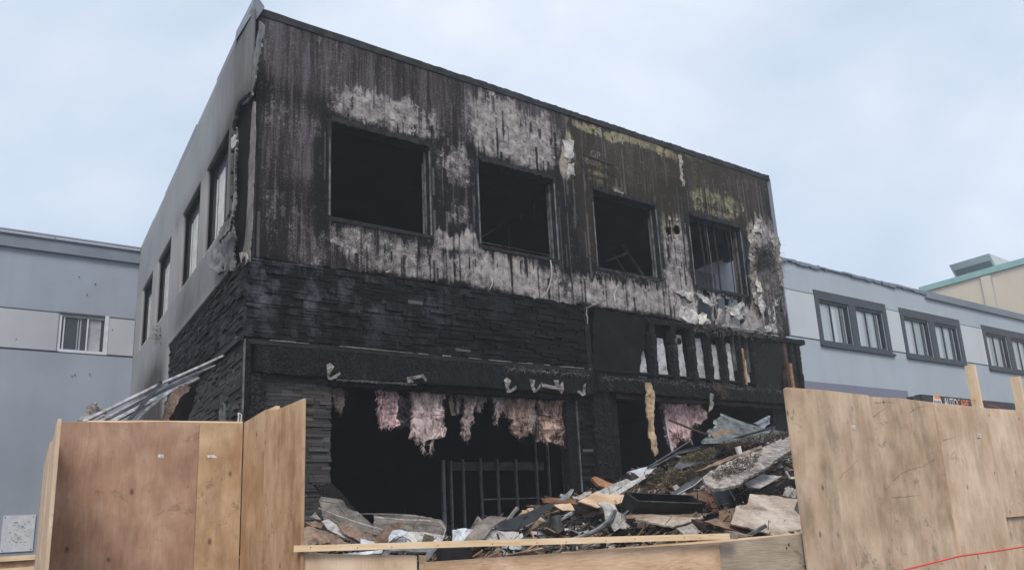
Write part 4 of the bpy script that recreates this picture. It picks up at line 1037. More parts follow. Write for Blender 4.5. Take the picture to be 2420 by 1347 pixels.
# ------------------------------------------------------------------ beige building and its roof unit
BB = empty('beige_building', (36, 8, 0), 'tall beige stucco building with teal roof edge rising behind the grey one', 'building')
m = MB(); m.box((36, 7, 0), (60, 17.4, 11.35)); m.build('wall', 'stucco_beige', BB)
m = MB(); m.box((35.9, 6.9, 11.352), (60, 17.5, 11.62)); m.build('roof_edge', 'teal_metal', BB)
yp = PX(2322, 660, 36).y; m = MB(); m.box((35.93, yp - .35, 0), (35.995, yp + .05, 11.30)); m.build('pilaster', 'stucco_beige', BB)
m = MB(); m.box((35.975, yp - .40, 0), (35.999, yp - .36, 11.3)); m.box((35.975, yp + .06, 0), (35.999, yp + .085, 11.3)); m.build('joint', 'unit_grey', BB)
p = PX(2243, 628, 40); q = PX(2337, 598, 40)
RU = empty('rooftop_unit', (40, q.y, 11.6), 'white metal ventilation housing with grey louvred front on the beige roof', 'rooftop unit')
yb_, ya_ = p.y, q.y; zt = (p.z + q.z) / 2; zb = 11.63
m = MB(); m.v = [Vector(v) for v in ((40, ya_, zt), (40, yb_, zt), (41.4, yb_, zb), (41.4, ya_, zb), (46, ya_, zt - .2), (46, yb_, zt - .2), (46, ya_, zb), (46, yb_, zb))]; m.a = [0] * 8
m.f = [(0, 3, 6, 4), (1, 5, 7, 2), (0, 4, 5, 1), (4, 6, 7, 5), (3, 2, 7, 6), (0, 1, 2, 3)]
m.build('housing', 'unit_grey', RU)
n = Vector((zb - zt, 0, -1.4)).normalized() * .02
m = MB(); f_ = lambda u, v: Vector((40, yb_, zt)).lerp(Vector((40, ya_, zt)), u).lerp(Vector((41.4, yb_, zb)).lerp(Vector((41.4, ya_, zb)), u), v) + n
m.quad(f_(.05, .16), f_(.95, .16), f_(.95, 1), f_(.05, 1)); m.build('louvre', 'louvre', RU)
# ------------------------------------------------------------------ plywood hoarding
def vpanel(name, A, Bq, tops, zb, mt, th=.018, parent=None, off=0.0, label=None, cat=None, wav=0, bot=None):
    """upright panel in the vertical plane through plan points A-B; tops are photo pixels of its top edge"""
    a, b = Vector((*A, 0)), Vector((*Bq, 0)); d = (b - a).normalized(); n = d.cross(Vector((0, 0, 1)))
    if n.dot(O - a) < 0: n = -n
    p0 = a + n * off
    T = [PP(x, y, p0, n) for x, y in tops]
    Bt = [Vector((t.x, t.y, zb)) for t in (T[0], T[-1])]
    pts = T + [Bt[1], Bt[0]]
    c = (Bt[0] + Bt[1]) / 2
    if d.dot(T[-1] - T[0]) < 0: d = -d
    M = Matrix((d, d.cross(Vector((0, 0, 1))) * -1, Vector((0, 0, 1)))).transposed().to_4x4()
    yv = Vector((0, 0, 1)).cross(d); M = Matrix((d, yv, Vector((0, 0, 1)))).transposed().to_4x4(); M.translation = c
    Mi = M.inverted(); loc = [Mi @ p for p in pts]
    s = 1 if (Mi @ (c + n)).y < 0 else -1      # local -y faces the camera when s = 1
    bm = bmesh.new(); vs = [bm.verts.new((p.x, 0, p.z)) for p in loc]; f = bm.faces.new(vs)
    r = bmesh.ops.extrude_face_region(bm, geom=[f])
    for v in r['geom']:
        if isinstance(v, bmesh.types.BMVert): v.co.y += s * th
    bmesh.ops.recalc_face_normals(bm, faces=bm.faces[:])
    bmesh.ops.bevel(bm, geom=bm.edges[:], offset=.0015, segments=1, affect='EDGES')
    me = bpy.data.meshes.new(name); bm.to_mesh(me); bm.free()
    o = link(name, me, mt, parent, mw=M)
    if label: o['label'] = label
    return o
def decal(name, A, Bq, poly, mt, parent, off=.002, th=.0015):
    a, b = Vector((*A, 0)), Vector((*Bq, 0)); d = (b - a).normalized(); n = d.cross(Vector((0, 0, 1)))
    if n.dot(O - a) < 0: n = -n
    return sheet(name, poly, None, mt, th, parent=parent, plane=(a + n * off, n), cuts=0)
P0, P1, P2, P3 = (.23, 6.15), (1.15, 5.966), (1.46, 5.915), (1.545, 4.738)
HL = empty('plywood_hoarding', (.85, 6.03, 0), 'reddish brown plywood hoarding at the left with a return wing of orange plywood', 'hoarding')
pa = vpanel('panel', P0, P1, [(135, 997), (200, 996), (300, 998), (390, 995), (472, 998)], .02, 'plywood_red', parent=HL)
pb = vpanel('panel', P1, P2, [(472.5, 998), (520, 999), (575, 999)], .02, 'plywood_tan', parent=HL, off=.001)
vpanel('backing_rail', P0, P2, [(205, 994), (330, 993), (574, 996)], 2.30, 'lumber', .05, parent=HL, off=-.022)
vpanel('panel', P2, P3, [(577, 998), (600, 984), (627, 968)], .02, 'plywood_tan', parent=HL, off=0)
vpanel('panel', P2, P3, [(627, 969), (655, 967), (690, 953), (717, 941)], .02, 'plywood_orange', parent=HL, off=.012)
vpanel('backing_rail', P2, P3, [(610, 978), (652, 958.5)], 1.9, 'lumber', .03, parent=HL, off=-.02)
vpanel('post', (1.50, 4.76), (1.60, 4.74), [(708, 950), (714, 948)], .02, 'lumber', .08, parent=HL, off=-.03)
G0, G1, G2 = (.215, 6.17), (.25, 7.6), (.284, 9.56)
vpanel('panel', G0, G1, [(137, 989), (131, 1003), (128, 1028), (120, 1050)], .02, 'plywood_pale', parent=HL)
vpanel('panel', G1, G2, [(119, 1044), (113, 1062), (108, 1085), (104, 1096)], .02, 'plywood_pale', parent=HL, off=-.03)
z_ = PY(45, 1312, 9.6).z
m = MB(); m.box((-3.5, 9.58, .02), (.27, 9.6, z_ - .02)); m.build('low_board', 'plywood_tan', HL)
m = MB(); m.box((-3.5, 9.53, z_ - .05), (.27, 9.575, z_)); m.box((-3.5, 9.55, z_ - .16), (.27, 9.575, z_ - .12)); m.build('rail', 'lumber', HL)
for (poly, par) in (([(374, 1073), (387, 1074), (386, 1082), (373, 1081)], (P0, P1, pa)), ([(490, 1075), (507, 1075), (514, 1081), (490, 1081)], (P1, P2, pb))):
    st = decal('sticker', par[0], par[1], poly, 'sticker', par[2])
    x, y = poly[0]
    decal('sticker_print', par[0], par[1], [(x + 5, y + 2.5), (x + 10, y + 2.5), (x + 10, y + 6.5), (x + 5, y + 6.5)], 'unit_grey', st, off=.005)

HB = empty('low_barrier', (3.1, 4.0, 0), 'low plywood barrier of three lengths closing the gap in front of the rubble', 'barrier')
vpanel('panel', P3, (4.62, 3.31), [(714, 1307), (985, 1312)], .02, 'plywood_pale', parent=HB, off=.0)
vpanel('panel', P3, (4.62, 3.31), [(1003, 1328), (1300, 1308), (1699, 1285)], .02, 'plywood_wide', parent=HB, off=-.02, label='wide grained pale plywood length')
vpanel('panel', P3, (4.62, 3.31), [(1400, 1301), (1700, 1281), (1899, 1260)], .02, 'plywood_weathered', parent=HB, off=-.045)
vpanel('capping', P3, (4.62, 3.31), [(1330, 1306), (1896, 1259)], 1.37, 'lumber', .03, parent=HB, off=-.07)
vpanel('post', P3, (4.62, 3.31), [(990, 1312), (1007, 1313)], .02, 'lumber', .04, parent=HB, off=-.05)
nn = Vector((4.62 - 1.545, 3.31 - 4.738, 0)).cross(Vector((0, 0, 1))).normalized(); nn = nn if nn.dot(O - Vector((3, 4, 0))) > 0 else -nn
q0 = Vector((*P3, 0)) + nn * .035
a, b = PP(695, 1296, q0, nn), PP(1722, 1266.5, q0, nn)
rl = board('rail', a, b, .038, .038, 'lumber', parent=HB, jag=.0, wob=.0006)
c_ = PP(1741, 1266, q0, nn); board('rail_end', b, c_, .037, .0375, 'drywall_dirty', parent=HB, jag=0, wob=0)
m = MB()
for x in (735, 845, 926, 1034, 1163, 1268, 1337, 1430, 1498, 1615, 1652):
    p = PP(x, 1296 - (x - 695) * .0287 + (x % 3 - 1) * 2, q0, nn) + nn * .0195; m.tube([p, p + nn * .002], .0035, 6)
m.build('nail', 'ink', rl)

Q0, Q1 = (4.62, 3.31), (8.57, 3.35)
HR = empty('tall_hoarding', (6.6, 3.33, 0), 'tall pale plywood hoarding of four upright sheets at the right in front of the shop', 'hoarding')
ra = vpanel('panel', Q0, Q1, [(1855, 919), (1860, 915), (1950, 922), (2053, 934)], .02, 'plywood_grey', parent=HR)
vpanel('panel', Q0, Q1, [(2050, 937), (2130, 941), (2209, 951)], .02, 'plywood_grey', parent=HR, off=-.02)
rc = vpanel('panel', Q0, Q1, [(2207, 951), (2328, 963)], .02, 'plywood_pale', parent=HR, off=-.005)
zb4 = PY(2420, 1219, 3.36).z
vpanel('panel', Q0, Q1, [(2326, 964), (2500, 975)], zb4, 'plywood_pale', parent=HR, off=-.03)
vpanel('low_board', Q0, Q1, [(2330, 1215), (2520, 1205)], .02, 'plywood_grey', parent=HR, off=-.06)
for (t0, t1, dx) in (((2284, 863), (2300, 861), 0), ((2391, 891), (2409, 889), 0)):
    a = PY(t0[0] + 8, t0[1], 3.5); vb = Vector((a.x, a.y, .02)); board('post', vb, a, .089, .038, 'lumber', parent=HR, jag=.004, wob=.001, roll=math.pi / 2)
for (x, y) in ((2013, 1005), (2310, 1024)):
    par = ra if x < 2100 else rc
    st = decal('sticker', Q0, Q1, [(x, y), (x + 8, y + .5), (x + 8.5, y + 10), (x + .5, y + 9.5)], 'sticker', par, off=.003)
    decal('sticker_print', Q0, Q1, [(x + 2, y + 2), (x + 6.3, y + 2.2), (x + 6.6, y + 7.5), (x + 2.2, y + 7.3)], 'unit_grey', st, off=.006)
for x in (1893, 1889):
    decal('stamp', P3, (4.62, 3.31), [(x - 30, 1283), (x - 27, 1283), (x - 27, 1290), (x - 30, 1290)] if x == 1893 else [(x - 31, 1292), (x - 28, 1292), (x - 28, 1297), (x - 31, 1297)], 'print_dark', HB, off=-.043)
nq = Vector((Q1[0] - Q0[0], Q1[1] - Q0[1], 0)).cross(Vector((0, 0, 1))).normalized(); nq = nq if nq.dot(O - Vector((*Q0, 0))) > 0 else -nq
rs = random.Random(9)
for pl_, off, pts in ((1, -.018, [(2112, 1135), (2130, 1118), (2150, 1110), (2180, 1102), (2210, 1082)]), (1, -.018, [(2064, 985), (2080, 972), (2098, 960)]), (1, -.018, [(2066, 952), (2090, 950), (2120, 951)]), (1, -.018, [(2108, 1176), (2140, 1173), (2175, 1170)]), (0, .002, [(1985, 1130), (1993, 1118), (2010, 1105), (2028, 1086)]), (1, -.018, [(2150, 975), (2170, 962), (2200, 955)]), (2, -.003, [(2228, 1040), (2245, 1036), (2260, 1030)]), (1, -.018, [(2090, 1158), (2100, 1150), (2104, 1146)])):
    m = MB(); q1 = Vector((*Q0, 0)) + nq * off; P = []
    for (x0_, y0_), (x1_, y1_) in zip(pts, pts[1:]):
        for t in (0, .33, .66): P.append(PP(x0_ + (x1_ - x0_) * t + rs.uniform(-1, 1), y0_ + (y1_ - y0_) * t + rs.uniform(-1, 1), q1, nq))
    P.append(PP(*pts[-1], q1, nq)); m.tube(P, .0013, 4, .0005); m.build('crack', 'lumber_old', HR)
m = MB(); m.tube([PY(2060, 1366, 2.95), PY(2130, 1348, 2.93), PY(2200, 1330, 2.9), PY(2270, 1313, 2.88), PY(2345, 1303, 2.86), PY(2420, 1291, 2.84), PY(2560, 1266, 2.8)], .0065, 8)
tag(m.build('red_cord', 'cord_red'), 'taut red cord strung in front of the tall pale plywood hoarding', 'cord')
m = MB(); m.tube([PY(2280, 958, 3.45), PY(2288, 948, 3.5), PY(2300, 944, 3.5), PY(2318, 945, 3.5), PY(2335, 956, 3.5), PY(2352, 960, 3.5), PY(2365, 966, 3.46)], .003, 6)
tag(m.build('orange_wire', 'cord_red'), 'thin orange wire looped behind the top of the tall hoarding by the wooden post', 'wire')

# ------------------------------------------------------------------ fallen awning frame by the side wall
AW = empty('awning_frame', PY(378, 905, 9.6), 'fallen white metal awning frame sloping down along the side wall', 'awning frame')
def bar(name, pts, w, mt, parent, n=4): 
    m = MB(); m.tube([PY(*p) for p in pts], w, n); return m.build(name, mt, parent)
bar('rail', [(533, 839, 10.45), (470, 868, 9.9), (378, 908, 9.2), (255, 968, 8.5), (195, 997, 8.2)], .021, 'dirty_trim', AW)
bar('rail', [(508, 864, 10.2), (430, 896, 9.6), (330, 945, 8.9), (232, 998, 8.3)], .018, 'dirty_trim', AW)
bar('rail', [(468, 894, 9.9), (380, 936, 9.2), (262, 998, 8.4)], .028, 'dirty_trim', AW)
bar('rail', [(455, 892, 9.9), (372, 930, 9.2), (250, 992, 8.4)], .018, 'galv', AW)
bar('rail', [(400, 926, 9.3), (350, 965, 8.9), (315, 998, 8.6)], .022, 'dirty_trim', AW)
bar('rail', [(575, 803, 10.0), (555, 820, 10.2), (533, 838, 10.45)], .022, 'trim_dark', AW)
bar('strut', [(379, 906, 9.1), (345, 947, 8.8), (300, 998, 8.5)], .024, 'trim_dark', AW)
bar('strut_cap', [(375, 903, 9.1), (381, 907, 9.1)], .035, 'ink', AW)
tag(sheet('crumpled_sheet', [(180, 998), (200, 975), (212, 955), (224, 958), (230, 968), (243, 960), (255, 966), (250, 985), (225, 998)], (8.6, .3, .4), 'drywall_dirty', .02, warp=.12, tear=3, step=5, cuts=3, wf=6), 'crumpled charred sheet poking up over the reddish plywood beside the awning bars', 'debris')
tag(sheet('fallen_sheet', [(385, 998), (400, 930), (440, 905), (455, 912), (420, 950), (400, 998)], (9.3, .3, .2), 'tan_brown', .02, warp=.06, tear=3, step=6, cuts=3), 'scorched brown panel hanging under the awning bars against the stone side wall', 'debris')
tag(sheet('burned_sheet', [(396, 945), (440, 905), (470, 900), (455, 950), (440, 1000), (390, 1000)], (9.9, .3, .2), 'interior', .02, warp=.06, tear=3, step=6, cuts=2), 'black burned panel behind the scorched brown one at the awning', 'debris')
m = MB(); m.tube([PY(524, 998, 9.3), PY(521, 975, 9.3), PY(522, 957, 9.3), PY(527, 953, 9.3), PY(530, 960, 9.3), PY(530, 985, 9.3), PY(531, 1000, 9.3)], .022, 6)
tag(m.build('conduit_loop', 'galv_dull'), 'grey bent conduit standing behind the tan plywood by the stone side wall', 'conduit')
m = MB(); m.tube([PY(563, 998, 8.9), PY(564, 984, 8.9), PY(563, 976, 8.9)], .010, 6); m.tube([PY(569, 998, 8.9), PY(571, 980, 8.9), PY(566, 977, 8.9), PY(563, 976, 8.9)], .008, 6)
tag(m.build('tied_tape', 'tape'), 'white tape tied at the foot of the building corner above the plywood', 'tape')

# ------------------------------------------------------------------ rubble mound
RP = [(560, 1330), (715, 1290), (1050, 1292), (1170, 1264), (1300, 1226), (1400, 1176), (1500, 1152), (1600, 1110), (1700, 1078), (1860, 1048), (1960, 1040)]
RX = [PY(x, y, 9.0).x for x, y in RP]; RZ = [PY(x, y, 9.0).z for x, y in RP]
FX = [1.5, 4, 6, 8, 10, 12, 14]; FZ = [.9, 1.02, 1.12, 1.2, 1.3, 1.45, 1.5]
def mound(X, Y):
    zb = np.interp(X, RX, RZ); zf = np.interp(X, FX, FZ)
    t = np.clip((Y - 6.2) / (9.0 - 6.2), -1, 1); z = np.where(t >= 0, zf + (zb - zf) * np.clip(t, 0, 1) ** .8, zf * (1 + t * 1.1))
    z = z * sstep(12.2, 9.6, Y) * sstep(-1.2, 2.0, X)
    return np.maximum(z + .16 * (fbm(np.asarray(X) * 1.7, np.asarray(Y) * 1.7, 91) - .5), -.02)
us = np.arange(1.7, 13.7, .06); vs = np.arange(5.2, 11.5, .06); U, V = np.meshgrid(us, vs, indexing='ij')
me = gridmesh(us, vs, lambda u, v: (u, v, mound(u, v) + .07 * (fbm(u * 7, v * 7, 92) - .5)), lambda u, v: np.ones_like(u, bool), {})
o = link('rubble', me, 'rubble_dirt'); tag(o, 'charred rubble heap filling the ground floor openings', 'rubble', kind='stuff')
def hit(x, y):
    d = ray(x, y); d = d / d.y
    for i in range(0, 160):
        Y = 5.6 + i * .025; p = O + d * Y
        if p.z < float(mound(p.x, p.y)): return Y
    return 9.1
CH = ['lumber_dark', 'lumber_old', 'drywall_dirty', 'steel_dark', 'tan_metal', 'interior', 'galv_dull', 'membrane', 'white_vinyl', 'lumber_orange', 'fibre_brown']
WT = [20, 13, 8, 12, 7, 14, 6, 3, 1.5, 3, 16]
m = MB(); rs = random.Random(77); mats = []
for i in range(8200):
    X = rs.uniform(2.4, 13.4); Y = rs.uniform(5.9, 9.5); big = rs.random() < .2
    L = rs.uniform(.25, .9) if big else rs.uniform(.03, .22); w = rs.choice((.012, .025, .04, .07, .12)) if big else rs.uniform(.008, .07)
    M = Matrix.Translation((X, Y, float(mound(X, Y)) + rs.uniform(-.02, .05))) @ Matrix.Rotation(rs.uniform(-1.1, 1.1), 4, 'Z') @ Matrix.Rotation(rs.gauss(-.15, .28), 4, 'Y') @ Matrix.Rotation(rs.gauss(0, .5), 4, 'X')
    m.box((-L / 2, -w / 2, -.006), (L / 2, w / 2, rs.uniform(.004, .03)), M=M, jit=.008)
    mi = rs.choices(range(len(CH)), WT)[0]; mats += [mi] * 6
for i in range(2600):
    X = rs.uniform(2.6, 13.3); Y = rs.uniform(6.0, 9.4); L = rs.uniform(.12, .7) * (1 if rs.random() < .4 else .5)
    M = Matrix.Translation((X, Y, float(mound(X, Y)) + rs.uniform(.0, .11))) @ Matrix.Rotation(rs.uniform(-1.5, 1.5), 4, 'Z') @ Matrix.Rotation(rs.gauss(-.15, .45), 4, 'Y')
    w = rs.uniform(.003, .012); m.box((-L / 2, -w, -w * .6), (L / 2, w, w * .6), M=M, jit=.003); mats += [rs.choices((0, 1, 3, 5, 6, 9, 2), (6, 7, 5, 5, 3, 2, 2))[0]] * 6
me = m.mesh('scrap'); me.polygons.foreach_set('material_index', mats)
o = link('scrap', me, CH); tag(o, 'small splinters and scraps strewn over the rubble heap', 'debris', kind='stuff')

m = MB(); rs = random.Random(31)
for i in range(150):
    X = rs.uniform(3.2, 13); Y = rs.uniform(6.2, 9.1); p = Vector((X, Y, float(mound(X, Y)) + .05)); d = Vector((rs.gauss(0, 1), rs.gauss(0, .6), rs.gauss(.1, .4))).normalized(); pts = [p]
    for j in range(5):
        d = (d + Vector((rs.gauss(0, .5), rs.gauss(0, .4), rs.gauss(-.05, .4)))).normalized(); q = pts[-1] + d * .12; q.z = max(q.z, float(mound(q.x, q.y)) + .02); pts.append(q)
    m.tube(pts, rs.choice((.003, .004, .006)), 4)
tag(m.build('wire_tangle', 'steel_dark'), 'thin dark burned wires tangled over the rubble heap', 'wire', kind='stuff')
def deb(name, poly, mt, label, cat='board', Y=None, b=.35, a=0.0, lift=.06, **kw):
    cx = sum(p[0] for p in poly) / len(poly); ly = max(p[1] for p in poly)
    if Y is None: Y = hit(cx, ly) - lift + b * (ly - sum(p[1] for p in poly) / len(poly)) / 100
    kw.setdefault('tear', 1.0); kw.setdefault('warp', .02)
    return sheet(name, poly, (Y, a, b), mt, kw.pop('th', .014), label=label, cat=cat, **kw)
def stick(name, p, q, w, t, mt, label, cat='board', lift=.05, dY=0, **kw):
    Y1, Y2 = hit(*p) - lift, hit(*q) - lift
    return board(name, (p[0], p[1], Y1), (q[0], q[1], Y2 + dY), w, t, mt, label, cat, **kw)
# left heap
deb('charred_plank', [(743, 1143), (785, 1142), (812, 1168), (842, 1205), (815, 1224), (790, 1195), (765, 1170)], 'charred_board', 'wide charred plank leaning against the foot of the left stone pier', Y=8.9, th=.04, warp=.01)
deb('bent_sheet', [(758, 1182), (797, 1188), (815, 1212), (850, 1222), (905, 1244), (892, 1264), (850, 1256), (810, 1242), (772, 1226), (750, 1200)], 'tan_metal', 'bent tan metal panel below the charred plank at the left pier', 'metal panel', Y=8.0, b=.8, curl=lambda x, y: .10 * math.sin(y * 9), th=.006, smooth=True)
deb('curled_strip', [(821, 1206), (880, 1207), (950, 1217), (1005, 1227), (1042, 1231), (1048, 1238), (1000, 1237), (940, 1228), (880, 1219), (826, 1221)], 'tan_metal', 'curled metal edge strip lying across the tops of the tan panels', 'metal strip', Y=8.05, curl=lambda x, y: .05 * math.cos(y * 30), smooth=True)
deb('bent_sheet', [(880, 1222), (955, 1228), (1000, 1228), (1040, 1233), (1053, 1250), (1048, 1268), (1040, 1284), (990, 1284), (950, 1262), (925, 1262), (880, 1262)], 'tan_metal', 'tan metal panel with a rounded right end and peeling paint', 'metal panel', Y=7.9, b=.6, curl=lambda x, y: .06 * math.sin(y * 7 + 1), th=.006, smooth=True)
for o_, pts, mt_ in ((bpy.data.objects['bent_sheet'], [(758, 1183, 7.93), (797, 1189, 7.9), (815, 1213, 7.9)], 'hanger'), (bpy.data.objects['bent_sheet'], [(752, 1200, 7.9), (790, 1216, 7.85), (850, 1236, 7.8), (905, 1252, 7.8)], 'drywall'), (bpy.data.objects['bent_sheet'], [(760, 1216, 7.85), (810, 1241, 7.8), (860, 1256, 7.75), (893, 1263, 7.75)], 'hanger'),
                     (bpy.data.objects['bent_sheet.001'], [(884, 1222, 7.85), (955, 1229, 7.85), (1000, 1229, 7.85), (1040, 1234, 7.85), (1053, 1250, 7.8), (1048, 1268, 7.75), (1040, 1284, 7.7)], 'drywall'), (bpy.data.objects['bent_sheet.001'], [(950, 1249, 7.75), (1000, 1257, 7.75), (1045, 1267, 7.72)], 'hanger')):
    m = MB(); m.tube([PY(*q) for q in pts], .009, 5); m.build('edge_highlight', mt_, o_)  # pale tubes put highlights on the edges and creases of the tan panels
deb('scorched_card', [(888, 1268), (920, 1240), (953, 1226), (955, 1245), (930, 1260), (918, 1286), (888, 1286)], 'tan_brown', 'brown scorched board propped between the two tan metal panels', Y=7.7)
deb('panel_highlight', [(948, 1254), (1000, 1256), (1046, 1266), (1040, 1286), (925, 1286), (925, 1278)], 'drywall', 'pale sheet standing for the highlight on the lower part of the rounded tan panel', 'metal panel', Y=7.6, b=.6)  # pale sheet added as the bright highlight low on the tan panel
deb('white_flashing', [(918, 1270), (928, 1252), (950, 1249), (968, 1253), (952, 1268), (938, 1267), (918, 1282)], 'white_vinyl', 'small white folded flashing in front of the brown scorched board', 'flashing', Y=7.5, warp=.04)
deb('torn_drywall', [(758, 1233), (775, 1228), (800, 1240), (845, 1256), (885, 1284), (850, 1286), (800, 1264), (775, 1250)], 'drywall', 'torn white drywall strip slanting down left of the brown board', 'drywall', Y=7.7, tear=2.5, warp=.04)
deb('drywall_paper', [(795, 1240), (830, 1248), (862, 1262), (890, 1272), (890, 1284), (860, 1282), (815, 1262)], 'tan_brown', 'brown paper face peeling off the torn white drywall strip', 'drywall', Y=7.6, tear=2.5, warp=.05)
deb('drywall_paper', [(722, 1231), (745, 1229), (764, 1238), (759, 1250), (738, 1244)], 'tan_brown', 'orange brown paper scrap beside the edge of the orange plywood wing', 'drywall', Y=7.6, tear=2.0, warp=.05)
deb('torn_drywall', [(728, 1242), (760, 1252), (790, 1262), (832, 1285), (712, 1286), (710, 1254)], 'tan_brown', 'dark brown board with a torn top edge lowest at the left', 'drywall', Y=7.4, tear=2.5)
deb('drywall_offcut', [(733, 1221), (745, 1208), (760, 1228)], 'drywall_dirty', 'triangular grey drywall offcut below the stone pier', 'drywall', Y=8.3)
deb('white_flashing', [(852, 1272), (884, 1279), (890, 1290), (852, 1290)], 'white_vinyl', 'flaking white scrap just above the rail at the left', 'flashing', Y=7.2, tear=2)
deb('window_sash', [(900, 1312), (912, 1296), (1035, 1292), (1012, 1322), (1000, 1322), (1010, 1302), (925, 1303), (915, 1314)], 'galv', 'pale metal window sash seen between the rail and the low barrier', 'window sash', Y=6.3, b=1.0, tear=0)
deb('vinyl_strip', [(800, 1307), (905, 1299), (902, 1307), (830, 1310)], 'white_vinyl', 'white vinyl strip between the rail and the left barrier panel', 'vinyl strip', Y=6.4, tear=.5)
m = MB(); m.box((-.16, -.1, -.12), (.16, .1, .10)); me = m.mesh('x', .05)
o = link('black_canister', me, 'black_gloss', mw=Matrix.Translation(PY(1074, 1308, 6.1)) @ Matrix.Rotation(-.5, 4, 'Z')); tag(o, 'squat black plastic canister behind the rail near its middle', 'canister')
# middle heap
deb('white_sheet', [(1070, 1250), (1100, 1247), (1120, 1251), (1120, 1262), (1098, 1283), (1070, 1283)], 'white_vinyl', 'white perforated vinyl sheet standing right of the rounded tan panel', 'vinyl sheet', Y=7.4)
deb('curved_board', [(1083, 1286), (1130, 1241), (1160, 1224), (1202, 1216), (1190, 1232), (1160, 1256), (1135, 1284)], 'tan_metal', 'curved tan board rising to a point in front of the white sheet', Y=7.4, b=.9, curl=lambda x, y: .05 * math.cos(x * 4), th=.02)
deb('curved_board', [(1128, 1286), (1165, 1250), (1226, 1257), (1226, 1263), (1195, 1286)], 'drywall', 'pale rounded board to the right of the curved tan one', Y=7.3, b=.8)
deb('dark_sheet', [(1185, 1232), (1245, 1211), (1290, 1191), (1313, 1186), (1272, 1226), (1222, 1252), (1170, 1252)], 'steel_dark', 'large dark smooth pane sloping up behind the white strip', 'pane', Y=8.2, warp=.01, tear=0)
stick('white_strip', (1170, 1249), (1278, 1252), .055, .02, 'white_vinyl', 'straight white trim strip lying below the dark pane', 'trim', lift=.25)
stick('pale_block', (1250, 1208), (1286, 1240), .12, .10, 'lumber_vert', 'short stained timber block leaning down onto the black bucket', lift=.35)
stick('orange_offcut', (1238, 1209), (1244, 1210), .06, .05, 'lumber', 'tiny orange timber offcut at the upper end of the stained block', lift=.35)
deb('black_sheet', [(1261, 1258), (1300, 1226), (1312, 1224), (1312, 1256), (1295, 1261)], 'black_gloss', 'black folded sheet on the left of the burned bucket', 'sheet', lift=.3)
m = MB(); c = PY(1312, 1238, 7.7); m.tube([c + Vector((0, 0, .1)), c + Vector((.02, -.03, -.10))], .075, 14, .05)
tag(m.build('burned_bucket', 'galv_dark'), 'scorched metal bucket in the middle of the heap', 'bucket')
stick('split_beam', (1289, 1182), (1374, 1186), .10, .07, 'lumber_orange', 'scorched beam with an orange end, highest in the middle heap', lift=.45, jag=.04)
deb('pale_plywood', [(1366, 1183), (1400, 1167), (1498, 1170), (1490, 1181), (1412, 1199), (1394, 1191)], 'plywood_wide', 'clean pale plywood offcut at the foot of the charred column', 'plywood', Y=7.9, b=1.2, tear=.6, xdir=(0, 2))
deb('torn_foam', [(1352, 1176), (1365, 1171), (1380, 1163), (1397, 1162), (1396, 1169), (1378, 1176), (1355, 1180)], 'drywall', 'crumbled white foam edge at the left corner of the pale plywood', 'foam', Y=8.1, warp=.08, tear=2, step=4)
deb('metal_curl', [(1318, 1180), (1335, 1169), (1348, 1156), (1355, 1158), (1350, 1169), (1337, 1180)], 'galv', 'curled metal scrap standing up behind the scorched beam', 'metal scrap', Y=8.3, warp=.06, tear=0)
stick('dark_plank', (1346, 1191), (1392, 1216), .10, .04, 'steel_dark', 'dark blue grey plank crossing below the pale plywood', lift=.5)
stick('dark_plank', (1362, 1183), (1412, 1207), .09, .06, 'lumber_dark', 'dark brown split timber just under the pale plywood edge', lift=.55)
stick('dark_plank', (1384, 1219), (1428, 1207), .12, .06, 'lumber_dark', 'short blackened board left of the star shaped drywall', lift=.5)
deb('yellowed_board', [(1308, 1192), (1347, 1189), (1358, 1206), (1330, 1206)], 'plywood_pale', 'yellowed broken board under the scorched beam', Y=7.9)
stick('white_strip', (1318, 1230), (1360, 1207), .07, .03, 'white_vinyl', 'white trim strip slanting up from the burned bucket', 'trim', lift=.3)
stick('steel_channel', (1318, 1235), (1440, 1222), .05, .04, 'steel_dark', 'perforated black steel channel running right from the bucket', 'channel', lift=.3)
deb('white_scrap', [(1322, 1246), (1366, 1248), (1350, 1257), (1325, 1256)], 'white_vinyl', 'white scrap just right of the bucket foot', 'scrap', lift=.2)
deb('white_scrap', [(1360, 1260), (1392, 1251), (1388, 1259)], 'white_vinyl', 'thin white wedge of scrap right of the larger white scrap', 'scrap', lift=.25)
deb('grey_strip', [(1255, 1255), (1285, 1256), (1342, 1261), (1336, 1267), (1256, 1262)], 'membrane', 'grey strip under the bucket', 'strip', lift=.2)
deb('grey_sheet', [(1195, 1272), (1352, 1262), (1345, 1280), (1195, 1284)], 'galv_dull', 'long grey metal sheet right above the middle of the rail', 'metal sheet', lift=.1, tear=.5)
for dx, w, mt_, lb in ((0, .018, 'galv', 'bent pale metal tube curving up to the star shaped drywall, upper of the pair'), (8, .022, 'galv_dark', 'bent dark metal tube curving up to the star shaped drywall, lower of the pair')):
    m = MB(); m.tube([PY(1350 + dx, 1274 + dx * .3, 6.9), PY(1385 + dx, 1262, 6.95), PY(1415 + dx, 1247, 7.0), PY(1438 + dx, 1228, 7.1), PY(1449 + dx * .6, 1207, 7.2)], w, 7); tag(m.build('bent_tube', mt_), lb, 'tube')
deb('star_drywall', [(1412, 1188), (1440, 1186), (1455, 1190), (1459, 1208), (1486, 1219), (1478, 1232), (1491, 1243), (1480, 1251), (1465, 1248), (1452, 1256), (1444, 1236), (1432, 1226), (1430, 1215), (1425, 1200)], 'drywall', 'star shaped torn drywall piece left of the black crate', 'drywall', Y=7.15, tear=1.5, warp=.05)
stick('splattered_plank', (1424, 1246), (1448, 1310), .11, .03, 'drywall_dirty', 'white splattered plank running down behind the rail', lift=.15)
